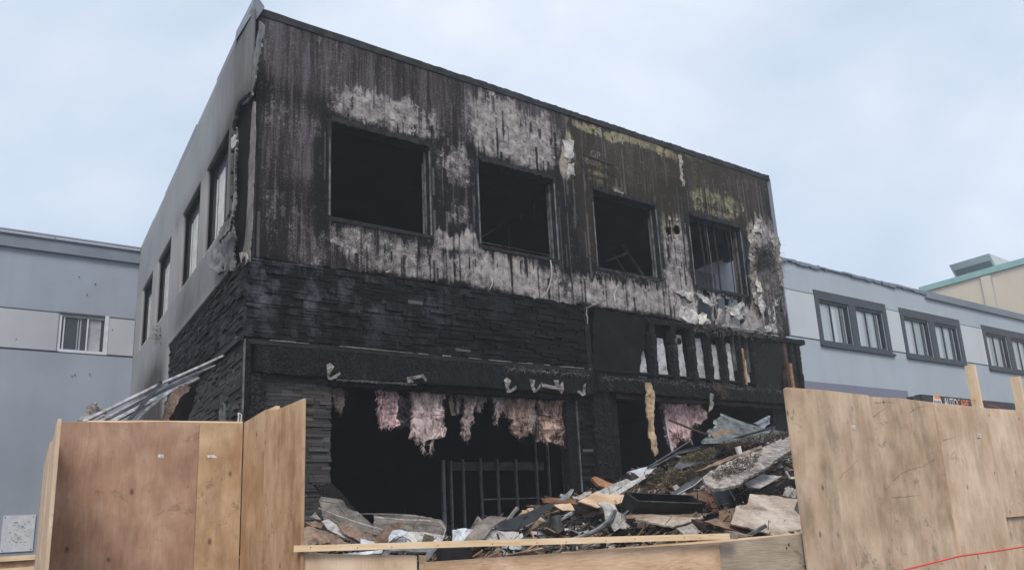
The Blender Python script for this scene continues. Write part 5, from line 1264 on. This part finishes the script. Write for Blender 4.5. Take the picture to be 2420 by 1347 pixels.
stick('charred_log', (1445, 1262), (1538, 1254), .10, .09, 'charred_wood', 'charred log lying below the black crate', 'log', lift=.1)
deb('brown_offcut', [(1506, 1237), (1532, 1232), (1536, 1246), (1505, 1250)], 'tan_brown', 'square brown offcut above the charred log', lift=.15)
stick('lath', (1532, 1268), (1594, 1241), .03, .03, 'lumber_old', 'thin broken lath right of the charred log', 'lath', lift=.2)
deb('split_plywood', [(1500, 1222), (1560, 1219), (1682, 1210), (1664, 1223), (1592, 1243), (1545, 1234)], 'ply_debris', 'broken plywood wedge directly under the black crate', 'plywood', Y=6.75, b=1.5, th=.02, xdir=(0, 2))
deb('bent_plank', [(1478, 1219), (1520, 1214), (1600, 1216), (1656, 1212), (1656, 1219), (1600, 1223), (1520, 1223), (1480, 1226)], 'lumber_old', 'bent old plank along the lower edge of the black crate', Y=6.8, th=.03)
deb('splattered_board', [(1600, 1246), (1636, 1236), (1668, 1266), (1625, 1268)], 'drywall_dirty', 'white speckled board below the tip of the plywood wedge', lift=.3)
# black crate, tipped towards the street
a, b = PY(1495, 1214, 6.9), PY(1655, 1218, 6.9); Lb = (b - a).length
x = (b - a).normalized(); zz = (Vector((0, -.50, .86)) - x * x.dot(Vector((0, -.50, .86)))).normalized(); yy = zz.cross(x)
Md = Matrix((x, yy, zz)).transposed().to_4x4(); Md.translation = a
DR = empty('black_crate', (a + b) / 2, 'black wooden crate lying open side up in the middle of the rubble', 'crate')
H, T, W_ = .175, .022, .24
for nm, p, q in (('front_board', (0, 0, 0), (Lb, T, H)), ('back_board', (0, W_ - T, 0), (Lb, W_, H)), ('side_board', (0, T, 0), (.05, W_ - T, H - .003)), ('side_board', (Lb - .05, T, 0), (Lb, W_ - T, H - .003)), ('bottom_board', (.05, T, 0), (Lb - .05, W_ - T, .012))):
    m = MB(); m.box(p, q, M=Md); m.build(nm, 'black_gloss', DR, bevel=.002)
m = MB(); m.box((.01, -.003, H - .006), (Lb - .01, .004, H + .002), M=Md); m.build('worn_edge', 'frame_light', DR)
# right heap
deb('metal_shard', [(1486, 1114), (1562, 1093), (1548, 1102), (1540, 1115), (1528, 1124), (1513, 1128), (1500, 1118)], 'white_trim', 'pale jagged metal shard at the left tip of the right heap', 'metal scrap', Y=8.7, tear=1)
deb('white_plank', [(1398, 1167), (1480, 1130), (1493, 1136), (1436, 1169)], 'drywall', 'white flaking plank rising beside the pale plywood, left of a pair', Y=8.3, xdir=(0, 1))
deb('white_plank', [(1438, 1170), (1492, 1136), (1520, 1124), (1526, 1129), (1462, 1168)], 'drywall', 'white flaking plank, right of the pair beside the pale plywood', Y=8.2, xdir=(0, 2))
deb('burned_chunk', [(1398, 1128), (1408, 1125), (1450, 1143), (1437, 1153), (1415, 1147)], 'lumber_orange', 'orange brown burned timber chunk at the foot of the black column', 'timber', Y=8.8, th=.05, tear=2)
def bars(name, pts, r, mt, label, cat='bar'):
    m = MB(); m.tube([PY(*p) for p in pts], r, 5); tag(m.build(name, mt), label, cat)
bars('angle_iron', [(1588, 1072, 8.7), (1700, 1046, 8.5), (1831, 1009, 8.2)], .022, 'steel_dark', 'long black angle iron running up the top of the right heap')
bars('angle_iron', [(1830, 1010, 8.2), (1816, 1032, 8.1)], .022, 'steel_dark', 'short black iron bent down at the upper end of the long angle iron')
bars('angle_iron', [(1530, 1105, 8.7), (1590, 1068, 8.8), (1632, 1041, 8.9)], .014, 'galv_dark', 'thin black rod leading to the bent tip under the pink insulation')
bars('angle_iron', [(1540, 1106, 8.6), (1600, 1072, 8.65), (1700, 1050, 8.5), (1780, 1030, 8.3)], .016, 'galv_dark', 'thin dark rod lying just under the long black angle iron')
bars('angle_iron', [(1632, 1040, 8.9), (1638, 1052, 8.8)], .012, 'galv_dark', 'tiny bent tip of rod under the pink insulation')
bars('rusty_pole', [(1581, 992, 9.2), (1640, 1016, 8.9), (1715, 1042, 8.6)], .020, 'lumber_dark', 'rusty dark pole slanting in front of the right pink insulation', 'pole')
bars('dark_pole', [(1715, 980, 9.1), (1690, 1010, 8.9), (1660, 1045, 8.7)], .016, 'steel_dark', 'dark pole leaning left of the corrugated sheet', 'pole')
c4 = [PY(1702, 976, 8.95), PY(1856, 1020, 8.6), PY(1800, 1052, 8.1), PY(1660, 1044, 8.4)]
m = MB(); nu_, nv_ = 10, 72; nn_ = (c4[1] - c4[0]).cross(c4[3] - c4[0]).normalized()
for i in range(nu_ + 1):
    for j in range(nv_ + 1):
        u, v = i / nu_, j / nv_; u2 = u + (.03 * math.sin(v * 19) if i in (0,) else 0)
        p = c4[0].lerp(c4[1], u2).lerp(c4[3].lerp(c4[2], u2), v) + nn_ * (.020 * math.sin(v * 2 * math.pi * 7) + .05 * math.sin(u * 3 + v * 2)); m.v.append(p); m.a.append(0)
for i in range(nu_):
    for j in range(nv_): q = i * (nv_ + 1) + j; m.f.append((q, q + 1, q + nv_ + 2, q + nv_ + 1))
o = m.build('corrugated_sheet', 'galv_dull'); o.data.polygons.foreach_set('use_smooth', [True] * len(o.data.polygons)); md = o.modifiers.new('s', 'SOLIDIFY'); md.thickness = .003
tag(o, 'corrugated grey metal sheet at the top of the right heap', 'corrugated sheet')
deb('corrugated_scrap', [(1778, 1001), (1818, 981), (1821, 1000), (1806, 1011)], 'galv', 'bright metal scrap standing behind the right end of the corrugated sheet', 'metal scrap', Y=9.0, curl=lambda x, y: .02 * math.sin(y * 40), cuts=4)
deb('rusty_sheet', [(1680, 1026), (1708, 1010), (1757, 1022), (1742, 1034), (1690, 1040)], 'lumber_old', 'rusty brown patch of sheet lying on the corrugated metal', 'metal sheet', Y=8.55, b=.5)
deb('slate_board', [(1592, 1102), (1610, 1086), (1692, 1071), (1686, 1083), (1612, 1106)], 'slate_sheet', 'grey slab half buried in brown fibre on the right heap', Y=8.1, b=1.2)
deb('fluffy_slab', [(1660, 1128), (1690, 1105), (1740, 1083), (1800, 1058), (1872, 1026), (1874, 1058), (1840, 1082), (1815, 1102), (1780, 1122), (1745, 1142), (1715, 1153), (1690, 1154), (1670, 1146)], 'drywall_dirty', 'big pale fibre strewn ceiling slab leaning against the tall hoarding', 'slab', Y=7.0, b=1.5, a=-.1, th=.04, tear=2, warp=.05, cuts=3)
deb('pink_lath', [(1640, 1115), (1700, 1088), (1800, 1052), (1802, 1058), (1730, 1085), (1690, 1100)], 'lumber_old', 'long pinkish lath lying along the upper edge of the pale slab', 'lath', Y=7.3, b=1.0)
p = PY(1745, 1064, 7.2); m = MB(); m.tube([p + Vector((-.01, 0, .055)), p + Vector((.01, -.01, -.055))], .048, 14, .038)
cup = m.build('white_pot', 'ceramic'); tag(cup, 'broken white pot on the upper edge of the pale slab', 'pot')
deb('edge_plank', [(1578, 1172), (1605, 1152), (1655, 1115), (1682, 1110), (1640, 1146), (1590, 1172)], 'slate_sheet', 'dark smooth plank with a pale edge rising behind the black crate', Y=7.6, tear=0, th=.02, xdir=(0, 2))
bars('edging_strip', [(1590, 1173, 7.5), (1640, 1147, 7.5), (1682, 1111, 7.55)], .006, 'white_trim', 'pale metal edging along the dark smooth plank', 'trim')
deb('ragged_board', [(1600, 1166), (1640, 1146), (1668, 1128), (1672, 1140), (1640, 1152), (1640, 1158), (1620, 1166)], 'tan_brown', 'ragged brown board under the dark smooth plank', Y=7.7, tear=2)
deb('splintered_board', [(1590, 1148), (1600, 1143), (1624, 1168), (1604, 1170)], 'drywall', 'short white board end poking up left of the dark smooth plank', Y=7.6)
deb('broken_board', [(1600, 1170), (1655, 1160), (1678, 1155), (1698, 1210), (1655, 1214), (1640, 1172)], 'tan_brown', 'broken brown cabinet door behind the right end of the black crate', 'cabinet door', Y=7.3)
stick('door_stile', (1672, 1156), (1693, 1210), .08, .03, 'lumber_orange', 'orange timber stile beside the broken cabinet door', lift=.35)
deb('glossy_sheet', [(1676, 1154), (1722, 1150), (1746, 1190), (1735, 1206), (1708, 1212), (1700, 1200)], 'slate_sheet', 'dark glossy panel right of the brown cabinet door', 'panel', Y=7.2, tear=0)
bars('edging_strip', [(1721, 1152, 7.1), (1742, 1190, 7.05)], .005, 'white_trim', 'thin pale edging on the right of the dark glossy panel', 'trim')
bars('edging_strip', [(1680, 1158, 7.1), (1708, 1210, 7.0)], .005, 'galv', 'thin grey edging on the left of the dark glossy panel', 'trim')
deb('shaded_board', [(1760, 1142), (1800, 1120), (1848, 1125), (1797, 1152), (1770, 1151)], 'drywall', 'smooth grey board tucked under the big pale slab', Y=7.1, b=1.4, tear=.4)
stick('charred_beam', (1765, 1178), (1885, 1128), .13, .10, 'charred_wood', 'charred beam lying below the smooth grey board', 'beam', lift=.4, jag=.03)
deb('leaning_plywood', [(1772, 1167), (1830, 1171), (1892, 1178), (1905, 1262), (1830, 1266), (1752, 1243), (1727, 1236), (1740, 1195), (1766, 1192)], 'ply_debris', 'large weathered plywood sheet with faded lettering leaning by the tall hoarding', 'plywood', Y=6.3, b=.7, tear=1.2, th=.02, xdir=(0, 2))
deb('fibre_tuft', [(1848, 1158), (1860, 1150), (1895, 1160), (1896, 1178), (1845, 1174)], 'drywall_dirty', 'pale fluffy tuft above the large weathered plywood', 'insulation', Y=6.6, tear=3, step=4, warp=.08)
deb('weathered_plank', [(1662, 1232), (1690, 1224), (1836, 1254), (1822, 1266), (1780, 1264)], 'lumber_old', 'long weathered plank ending at the foot of the large plywood', Y=6.2, th=.03, xdir=(1, 2))
stick('weathered_plank', (1640, 1236), (1775, 1270), .10, .04, 'lumber_old', 'dark brown plank lying just below the long weathered one', lift=.35)
stick('dark_box_end', (1640, 1232), (1678, 1247), .10, .07, 'lumber_dark', 'dark timber stub at the left end of the weathered planks', lift=.5)
deb('brown_sheet', [(1700, 1206), (1736, 1200), (1728, 1236), (1700, 1226)], 'tan_brown', 'brown broken sheet between the black crate and the large plywood', Y=6.6)
deb('small_clip', [(1856, 1113), (1860, 1112), (1870, 1128), (1866, 1131)], 'galv', 'small bright metal clip near the tall hoarding edge', 'clip', Y=6.7, tear=0, warp=0)
deb('pale_lath', [(1866, 1127), (1890, 1124), (1890, 1130), (1870, 1131)], 'lumber', 'small pale lath end beside the tall hoarding edge', 'lath', Y=6.7, tear=0, warp=0)
# faded letters on the leaning plywood
lp = bpy.data.objects['leaning_plywood']; pl_poly = [(1772, 1167), (1830, 1171), (1892, 1178), (1905, 1262), (1830, 1266), (1752, 1243), (1727, 1236), (1740, 1195), (1766, 1192)]
p0, n0 = planefrom(6.3, 0, .7, pl_poly); M = WM[lp.name]; L0 = M.inverted() @ PP(1750, 1203, p0, n0); L1 = M.inverted() @ PP(1850, 1212, p0, n0)
tm = textmesh('PRITCHARD', .085, .001); ang = math.atan2(L1.y - L0.y, L1.x - L0.x)
tm.transform(Matrix.Translation((L0.x, L0.y, .030)) @ Matrix.Rotation(ang, 4, 'Z')); to_ = bpy.data.objects.new('faded_lettering', tm); COL.objects.link(to_); tm.materials.append(MAT['lumber_old']); to_.parent = lp; WM[to_.name] = M.copy()
# loose fibre on the heap
def fluff(poly, n, L, r, mt, label, seed, Y=None):
    rs = random.Random(seed); m = MB(); P = np.array(poly); k = 0
    while k < n:
        x, y = rs.uniform(P[:, 0].min(), P[:, 0].max()), rs.uniform(P[:, 1].min(), P[:, 1].max())
        if not bool(inpoly(np.array([x]), np.array([y]), poly)[0]): continue
        Yh = (Y if Y else hit(x, y) - .12) - rs.random() * .08; p = PY(x, y, Yh); k += 1
        d = Vector((rs.gauss(0, 1), rs.gauss(0, 1), rs.gauss(.2, .8))).normalized(); pts = [p]
        for i in range(2): d = (d + Vector((rs.gauss(0, .7), rs.gauss(0, .7), rs.gauss(0, .7)))).normalized(); pts.append(pts[-1] + d * L * .5)
        m.tube(pts, r * rs.uniform(.6, 1.5), 3, r * .3)
    tag(m.build('loose_fibre', mt), label, 'insulation', kind='stuff')
fluff([(1455, 1168), (1500, 1130), (1570, 1110), (1590, 1130), (1570, 1165), (1500, 1170)], 900, .07, .006, 'fibre_brown', 'brown burned insulation fibre left of the mossy clump', 1)
fluff([(1565, 1150), (1580, 1115), (1600, 1108), (1618, 1120), (1612, 1140), (1590, 1160)], 900, .06, .007, 'fibre_moss', 'yellow green clump of insulation on the right heap', 2, 7.75)
fluff([(1595, 1105), (1610, 1082), (1680, 1058), (1700, 1066), (1690, 1075), (1620, 1100)], 700, .06, .006, 'fibre_moss', 'olive insulation fibre along the top of the heap', 3, 8.15)
fluff([(1600, 1130), (1650, 1095), (1700, 1085), (1700, 1105), (1655, 1125), (1620, 1140)], 700, .06, .006, 'fibre_brown', 'brown fibre left of the pale slab', 4, 7.7)
fluff([(1680, 1120), (1740, 1085), (1800, 1070), (1790, 1100), (1730, 1125), (1690, 1135)], 500, .05, .005, 'fibre_brown', 'brown fibre scattered on the big pale slab', 5, 6.85)
fluff([(1690, 1050), (1780, 1030), (1862, 1018), (1862, 1030), (1780, 1048), (1720, 1060)], 600, .06, .006, 'fibre_brown', 'brown fibre along the ridge under the angle iron', 6, 8.0)
fluff([(1690, 1228), (1740, 1232), (1745, 1240), (1690, 1236)], 150, .04, .005, 'fibre_moss', 'small olive fringe of fibre below the brown broken sheet', 7, 6.4)

# ------------------------------------------------------------------ insulation hanging from the ceiling inside the openings
G = 'insulation batts hanging in the ground floor openings'
def ins(poly, mt, label, Y=9.70, th=.09, **kw):
    kw.setdefault('tear', 2.6)
    o = sheet('insulation_batt', poly, None, mt, th, label=label, cat='insulation', group=G, plane=(PY(sum(p[0] for p in poly) / len(poly), sum(p[1] for p in poly) / len(poly), Y), Vector((.06, 1, .03))), step=5, cuts=3, warp=.11, wf=6, **kw)
    rs = random.Random(len(poly) * 7 + int(poly[0][0])); m = MB(); P = np.array(poly); k = 0; nf = int((P[:, 0].max() - P[:, 0].min()) * 2.4)
    while k < nf:
        x, y = rs.uniform(P[:, 0].min() - 1, P[:, 0].max() + 1), rs.uniform(P[:, 1].min() + 8, P[:, 1].max() + 2)
        if not bool(inpoly(np.array([x]), np.array([y]), poly)[0]): continue
        p = PY(x, y, Y - .03 - rs.random() * .05); k += 1; d = Vector((rs.gauss(0, .35), rs.gauss(-.2, .3), -1)).normalized(); pts = [p]
        for i in range(2): d = (d + Vector((rs.gauss(0, .35), rs.gauss(0, .2), rs.gauss(0, .3)))).normalized(); pts.append(pts[-1] + d * .045)
        m.tube(pts, .004, 3, .001)
    m.build('stray_fibre', mt, o); return o
ins([(781, 905), (816, 904), (813, 940), (812, 960), (808, 974), (795, 970), (791, 950), (785, 930)], 'batt_dark', 'short dark shred of insulation beside the left stone pier')
ins([(889, 900), (930, 905), (943, 935), (935, 990), (941, 1006), (900, 1013), (893, 970)], 'batt_pink', 'rosy pink insulation batt, leftmost of the long ones')
ins([(925, 925), (945, 910), (974, 910), (976, 965), (973, 1006), (940, 1010), (932, 980)], 'batt_dark', 'smoky grey batt directly right of the rosy pink one', Y=9.9)
ins([(972, 908), (1062, 915), (1046, 950), (1049, 985), (1054, 1010), (1049, 1032), (1010, 1040), (985, 1043), (970, 1035), (975, 1005), (978, 960)], 'batt_greyed', 'widest and longest greyish pink batt below the flat bracket')
ins([(1077, 920), (1091, 920), (1089, 960), (1080, 977)], 'batt_dark', 'narrow dark shred beside the short hanging timber')
ins([(1092, 918), (1132, 922), (1126, 950), (1117, 970), (1121, 992), (1112, 1002), (1113, 1036), (1105, 1041), (1093, 1026), (1098, 985), (1099, 950)], 'batt_greyed', 'long thin dangling batt in the middle of the wide opening')
ins([(1128, 922), (1157, 924), (1145, 948), (1130, 972), (1126, 950)], 'batt_dark', 'small pointed tuft right of the long thin batt')
ins([(1164, 924), (1193, 926), (1188, 975), (1179, 978), (1175, 1003), (1171, 970)], 'batt_greyed', 'pointed shred below the left V shaped bracket')
ins([(1193, 926), (1268, 932), (1263, 960), (1246, 1000), (1244, 1032), (1225, 1034), (1210, 1015), (1212, 990), (1197, 985), (1188, 965)], 'batt_orange', 'ragged brown pink bulging batt under the middle brackets')
ins([(1254, 955), (1267, 975), (1263, 1000), (1256, 1021), (1248, 1012)], 'batt_greyed', 'small pale fringe hanging at the right of the bulging batt', Y=9.78)
ins([(1272, 928), (1337, 932), (1338, 1054), (1310, 1046), (1274, 1043)], 'batt_orange', 'square scorched orange batt next to the right door jamb', tear=1.0)
ins([(1564, 952), (1658, 957), (1664, 985), (1655, 1003), (1640, 998), (1636, 1020), (1639, 1047), (1625, 1040), (1610, 1035), (1592, 1064), (1580, 1040), (1576, 1000)], 'batt_pink', 'pink batt hanging alone in the right opening behind the rusty pole')
m = MB(); m.tube([PY(1573, 985, 9.7), PY(1580, 1030, 9.65), PY(1590, 1070, 9.6)], .022, 5); tag(m.build('membrane_strip', 'membrane'), 'pale plastic strip along the left edge of the pink batt in the right opening', 'plastic strip')
tag(sheet('hanging_timber', [(1064, 918), (1076, 918), (1077, 981), (1068, 981), (1062, 950)], None, 'lumber_vert', .03, plane=(Vector((0, 9.8, 0)), Vector((0, 1, 0))), xdir=(0, 3), tear=1), 'short broken timber hanging among the insulation in the wide opening', 'timber')
tag(sheet('hanging_timber', [(1526, 903), (1540, 904), (1549, 930), (1546, 960), (1545, 1000), (1550, 1030), (1556, 1070), (1548, 1078), (1541, 1060), (1537, 1020), (1531, 980), (1528, 940)], None, 'lumber_vert', .035, plane=(Vector((0, D - .26, 0)), Vector((0, 1, 0))), xdir=(0, 7), tear=1.6, step=6, warp=.04, wf=5, cuts=3), 'long splintered timber hanging from the beam over the right opening', 'timber')
for poly, lb in (([(998, 1040), (1004, 1040), (1003, 1062), (999, 1072)], 'thin dangling shred below the widest batt, left one'), ([(1018, 1038), (1027, 1040), (1021, 1056), (1017, 1072)], 'thin dangling shred below the widest batt, right one')):
    ins(poly, 'batt_greyed', lb, th=.01, tear=.5)

# ------------------------------------------------------------------ bent joist hangers on the beam and loose tape
HG = 'bent metal joist hangers on the charred beam'
for poly, lb in (([(772, 862), (780, 857), (790, 866), (782, 880), (779, 892), (785, 890), (803, 878), (806, 882), (795, 893), (782, 898), (775, 895), (772, 875)], 'V shaped bent joist hanger at the left end of the wide opening'),
                 ([(962, 891), (1000, 884), (1010, 897), (1006, 901), (998, 892), (975, 897), (978, 903), (962, 905)], 'flat bracket shaped hanger above the widest insulation batt'),
                 ([(1192, 898), (1198, 891), (1207, 899), (1202, 915), (1206, 921), (1220, 910), (1222, 918), (1210, 926), (1199, 928), (1194, 915)], 'V shaped hanger above the pointed shred of insulation'),
                 ([(1251, 896), (1265, 897), (1262, 912), (1266, 921), (1273, 912), (1280, 902), (1279, 912), (1270, 925), (1262, 928), (1256, 915)], 'V shaped hanger just left of the straight perforated strap'),
                 ([(1280, 906), (1315, 912), (1316, 921), (1281, 915)], 'straight perforated strap lying along the beam'),
                 ([(1308, 898), (1320, 898), (1322, 912), (1331, 899), (1333, 918), (1328, 931), (1321, 922), (1312, 912)], 'crumpled hanger at the right end of the straight strap'),
                 ([(1378, 910), (1385, 905), (1383, 925), (1385, 932), (1376, 936), (1364, 925), (1369, 921), (1377, 929)], 'hook shaped hanger beside the charred column'),
                 ([(1678, 928), (1687, 932), (1684, 945), (1689, 955), (1683, 966), (1674, 974), (1678, 955)], 'twisted hanger dangling over the right opening')):
    o = sheet('joist_hanger', poly, None, 'hanger', .004, label=lb, cat='joist hanger', group=HG, plane=(PY(sum(p[0] for p in poly) / len(poly), sum(p[1] for p in poly) / len(poly), D - (.20 if poly[0][0] < 1400 else .25)), Vector((.2, 1, .1))), cuts=2, warp=.03, wf=9)
    c = np.array(poly).mean(0); m = MB()
    for t in (.35, .6, .8):
        q = Vector(((1 - t) * c[0] + t * poly[1][0], (1 - t) * c[1] + t * poly[1][1] + 2, 0)); p = PP(q.x, q.y, PY(c[0], c[1], D - (.20 if poly[0][0] < 1400 else .25) - .022), Vector((.2, 1, .1))); m.tube([p, p - Vector((0, .002, 0))], .007, 6)
    m.build('nail_hole', 'ink', o)
def ribbon(pts, w, mt, label, Y):
    m = MB(); rs = random.Random(len(pts))
    P = [PY(x, y, Y - rs.random() * .05) for x, y in pts]
    for p, q in zip(P, P[1:]):
        s = Vector((w / 2, .01, 0)); m.quad(p - s, p + s, q + s, q - s)
    o = m.build('torn_tape', mt); md = o.modifiers.new('s', 'SOLIDIFY'); md.thickness = .003; tag(o, label, 'tape')
ribbon([(1301, 615), (1303, 630), (1304, 650), (1300, 672), (1292, 690), (1281, 702)], .035, 'tape', 'pale torn tape trailing down from the second upper window', D - .08)
ribbon([(1464, 673), (1456, 684), (1451, 696), (1454, 712)], .05, 'tape', 'pale ribbon bow below the third upper window', D - .08)
ribbon([(1455, 682), (1440, 704), (1422, 714), (1400, 722), (1386, 728)], .04, 'membrane', 'grey tape trailing left from the pale ribbon bow', D - .08)
ribbon([(1387, 730), (1386, 742), (1389, 752), (1388, 766)], .03, 'drywall', 'short pale tape hanging at the right end of the stone facing', D - .08)
ribbon([(1162, 655), (1164, 670), (1158, 684)], .025, 'tape', 'tiny pale tape scrap below the gap between the first two upper windows', D - .05)

# ------------------------------------------------------------------ thin smoke haze over the whole place
hz = bpy.data.materials.new('haze'); hz.use_nodes = True; t = hz.node_tree; t.nodes.clear()
ho = t.nodes.new('ShaderNodeOutputMaterial'); pv = t.nodes.new('ShaderNodeVolumePrincipled')
pv.inputs['Color'].default_value = (.86, .92, 1, 1); pv.inputs['Density'].default_value = HAZE; pv.inputs['Anisotropy'].default_value = .2
t.links.new(pv.outputs[0], ho.inputs['Volume']); MAT['haze'] = hz
m = MB(); m.box((-122, -62, -1), (162, 202, 19)); tag(m.build('haze', 'haze', loc=(0, 0, 0)), 'thin pale smoke haze hanging over the whole scene', 'haze', kind='stuff')
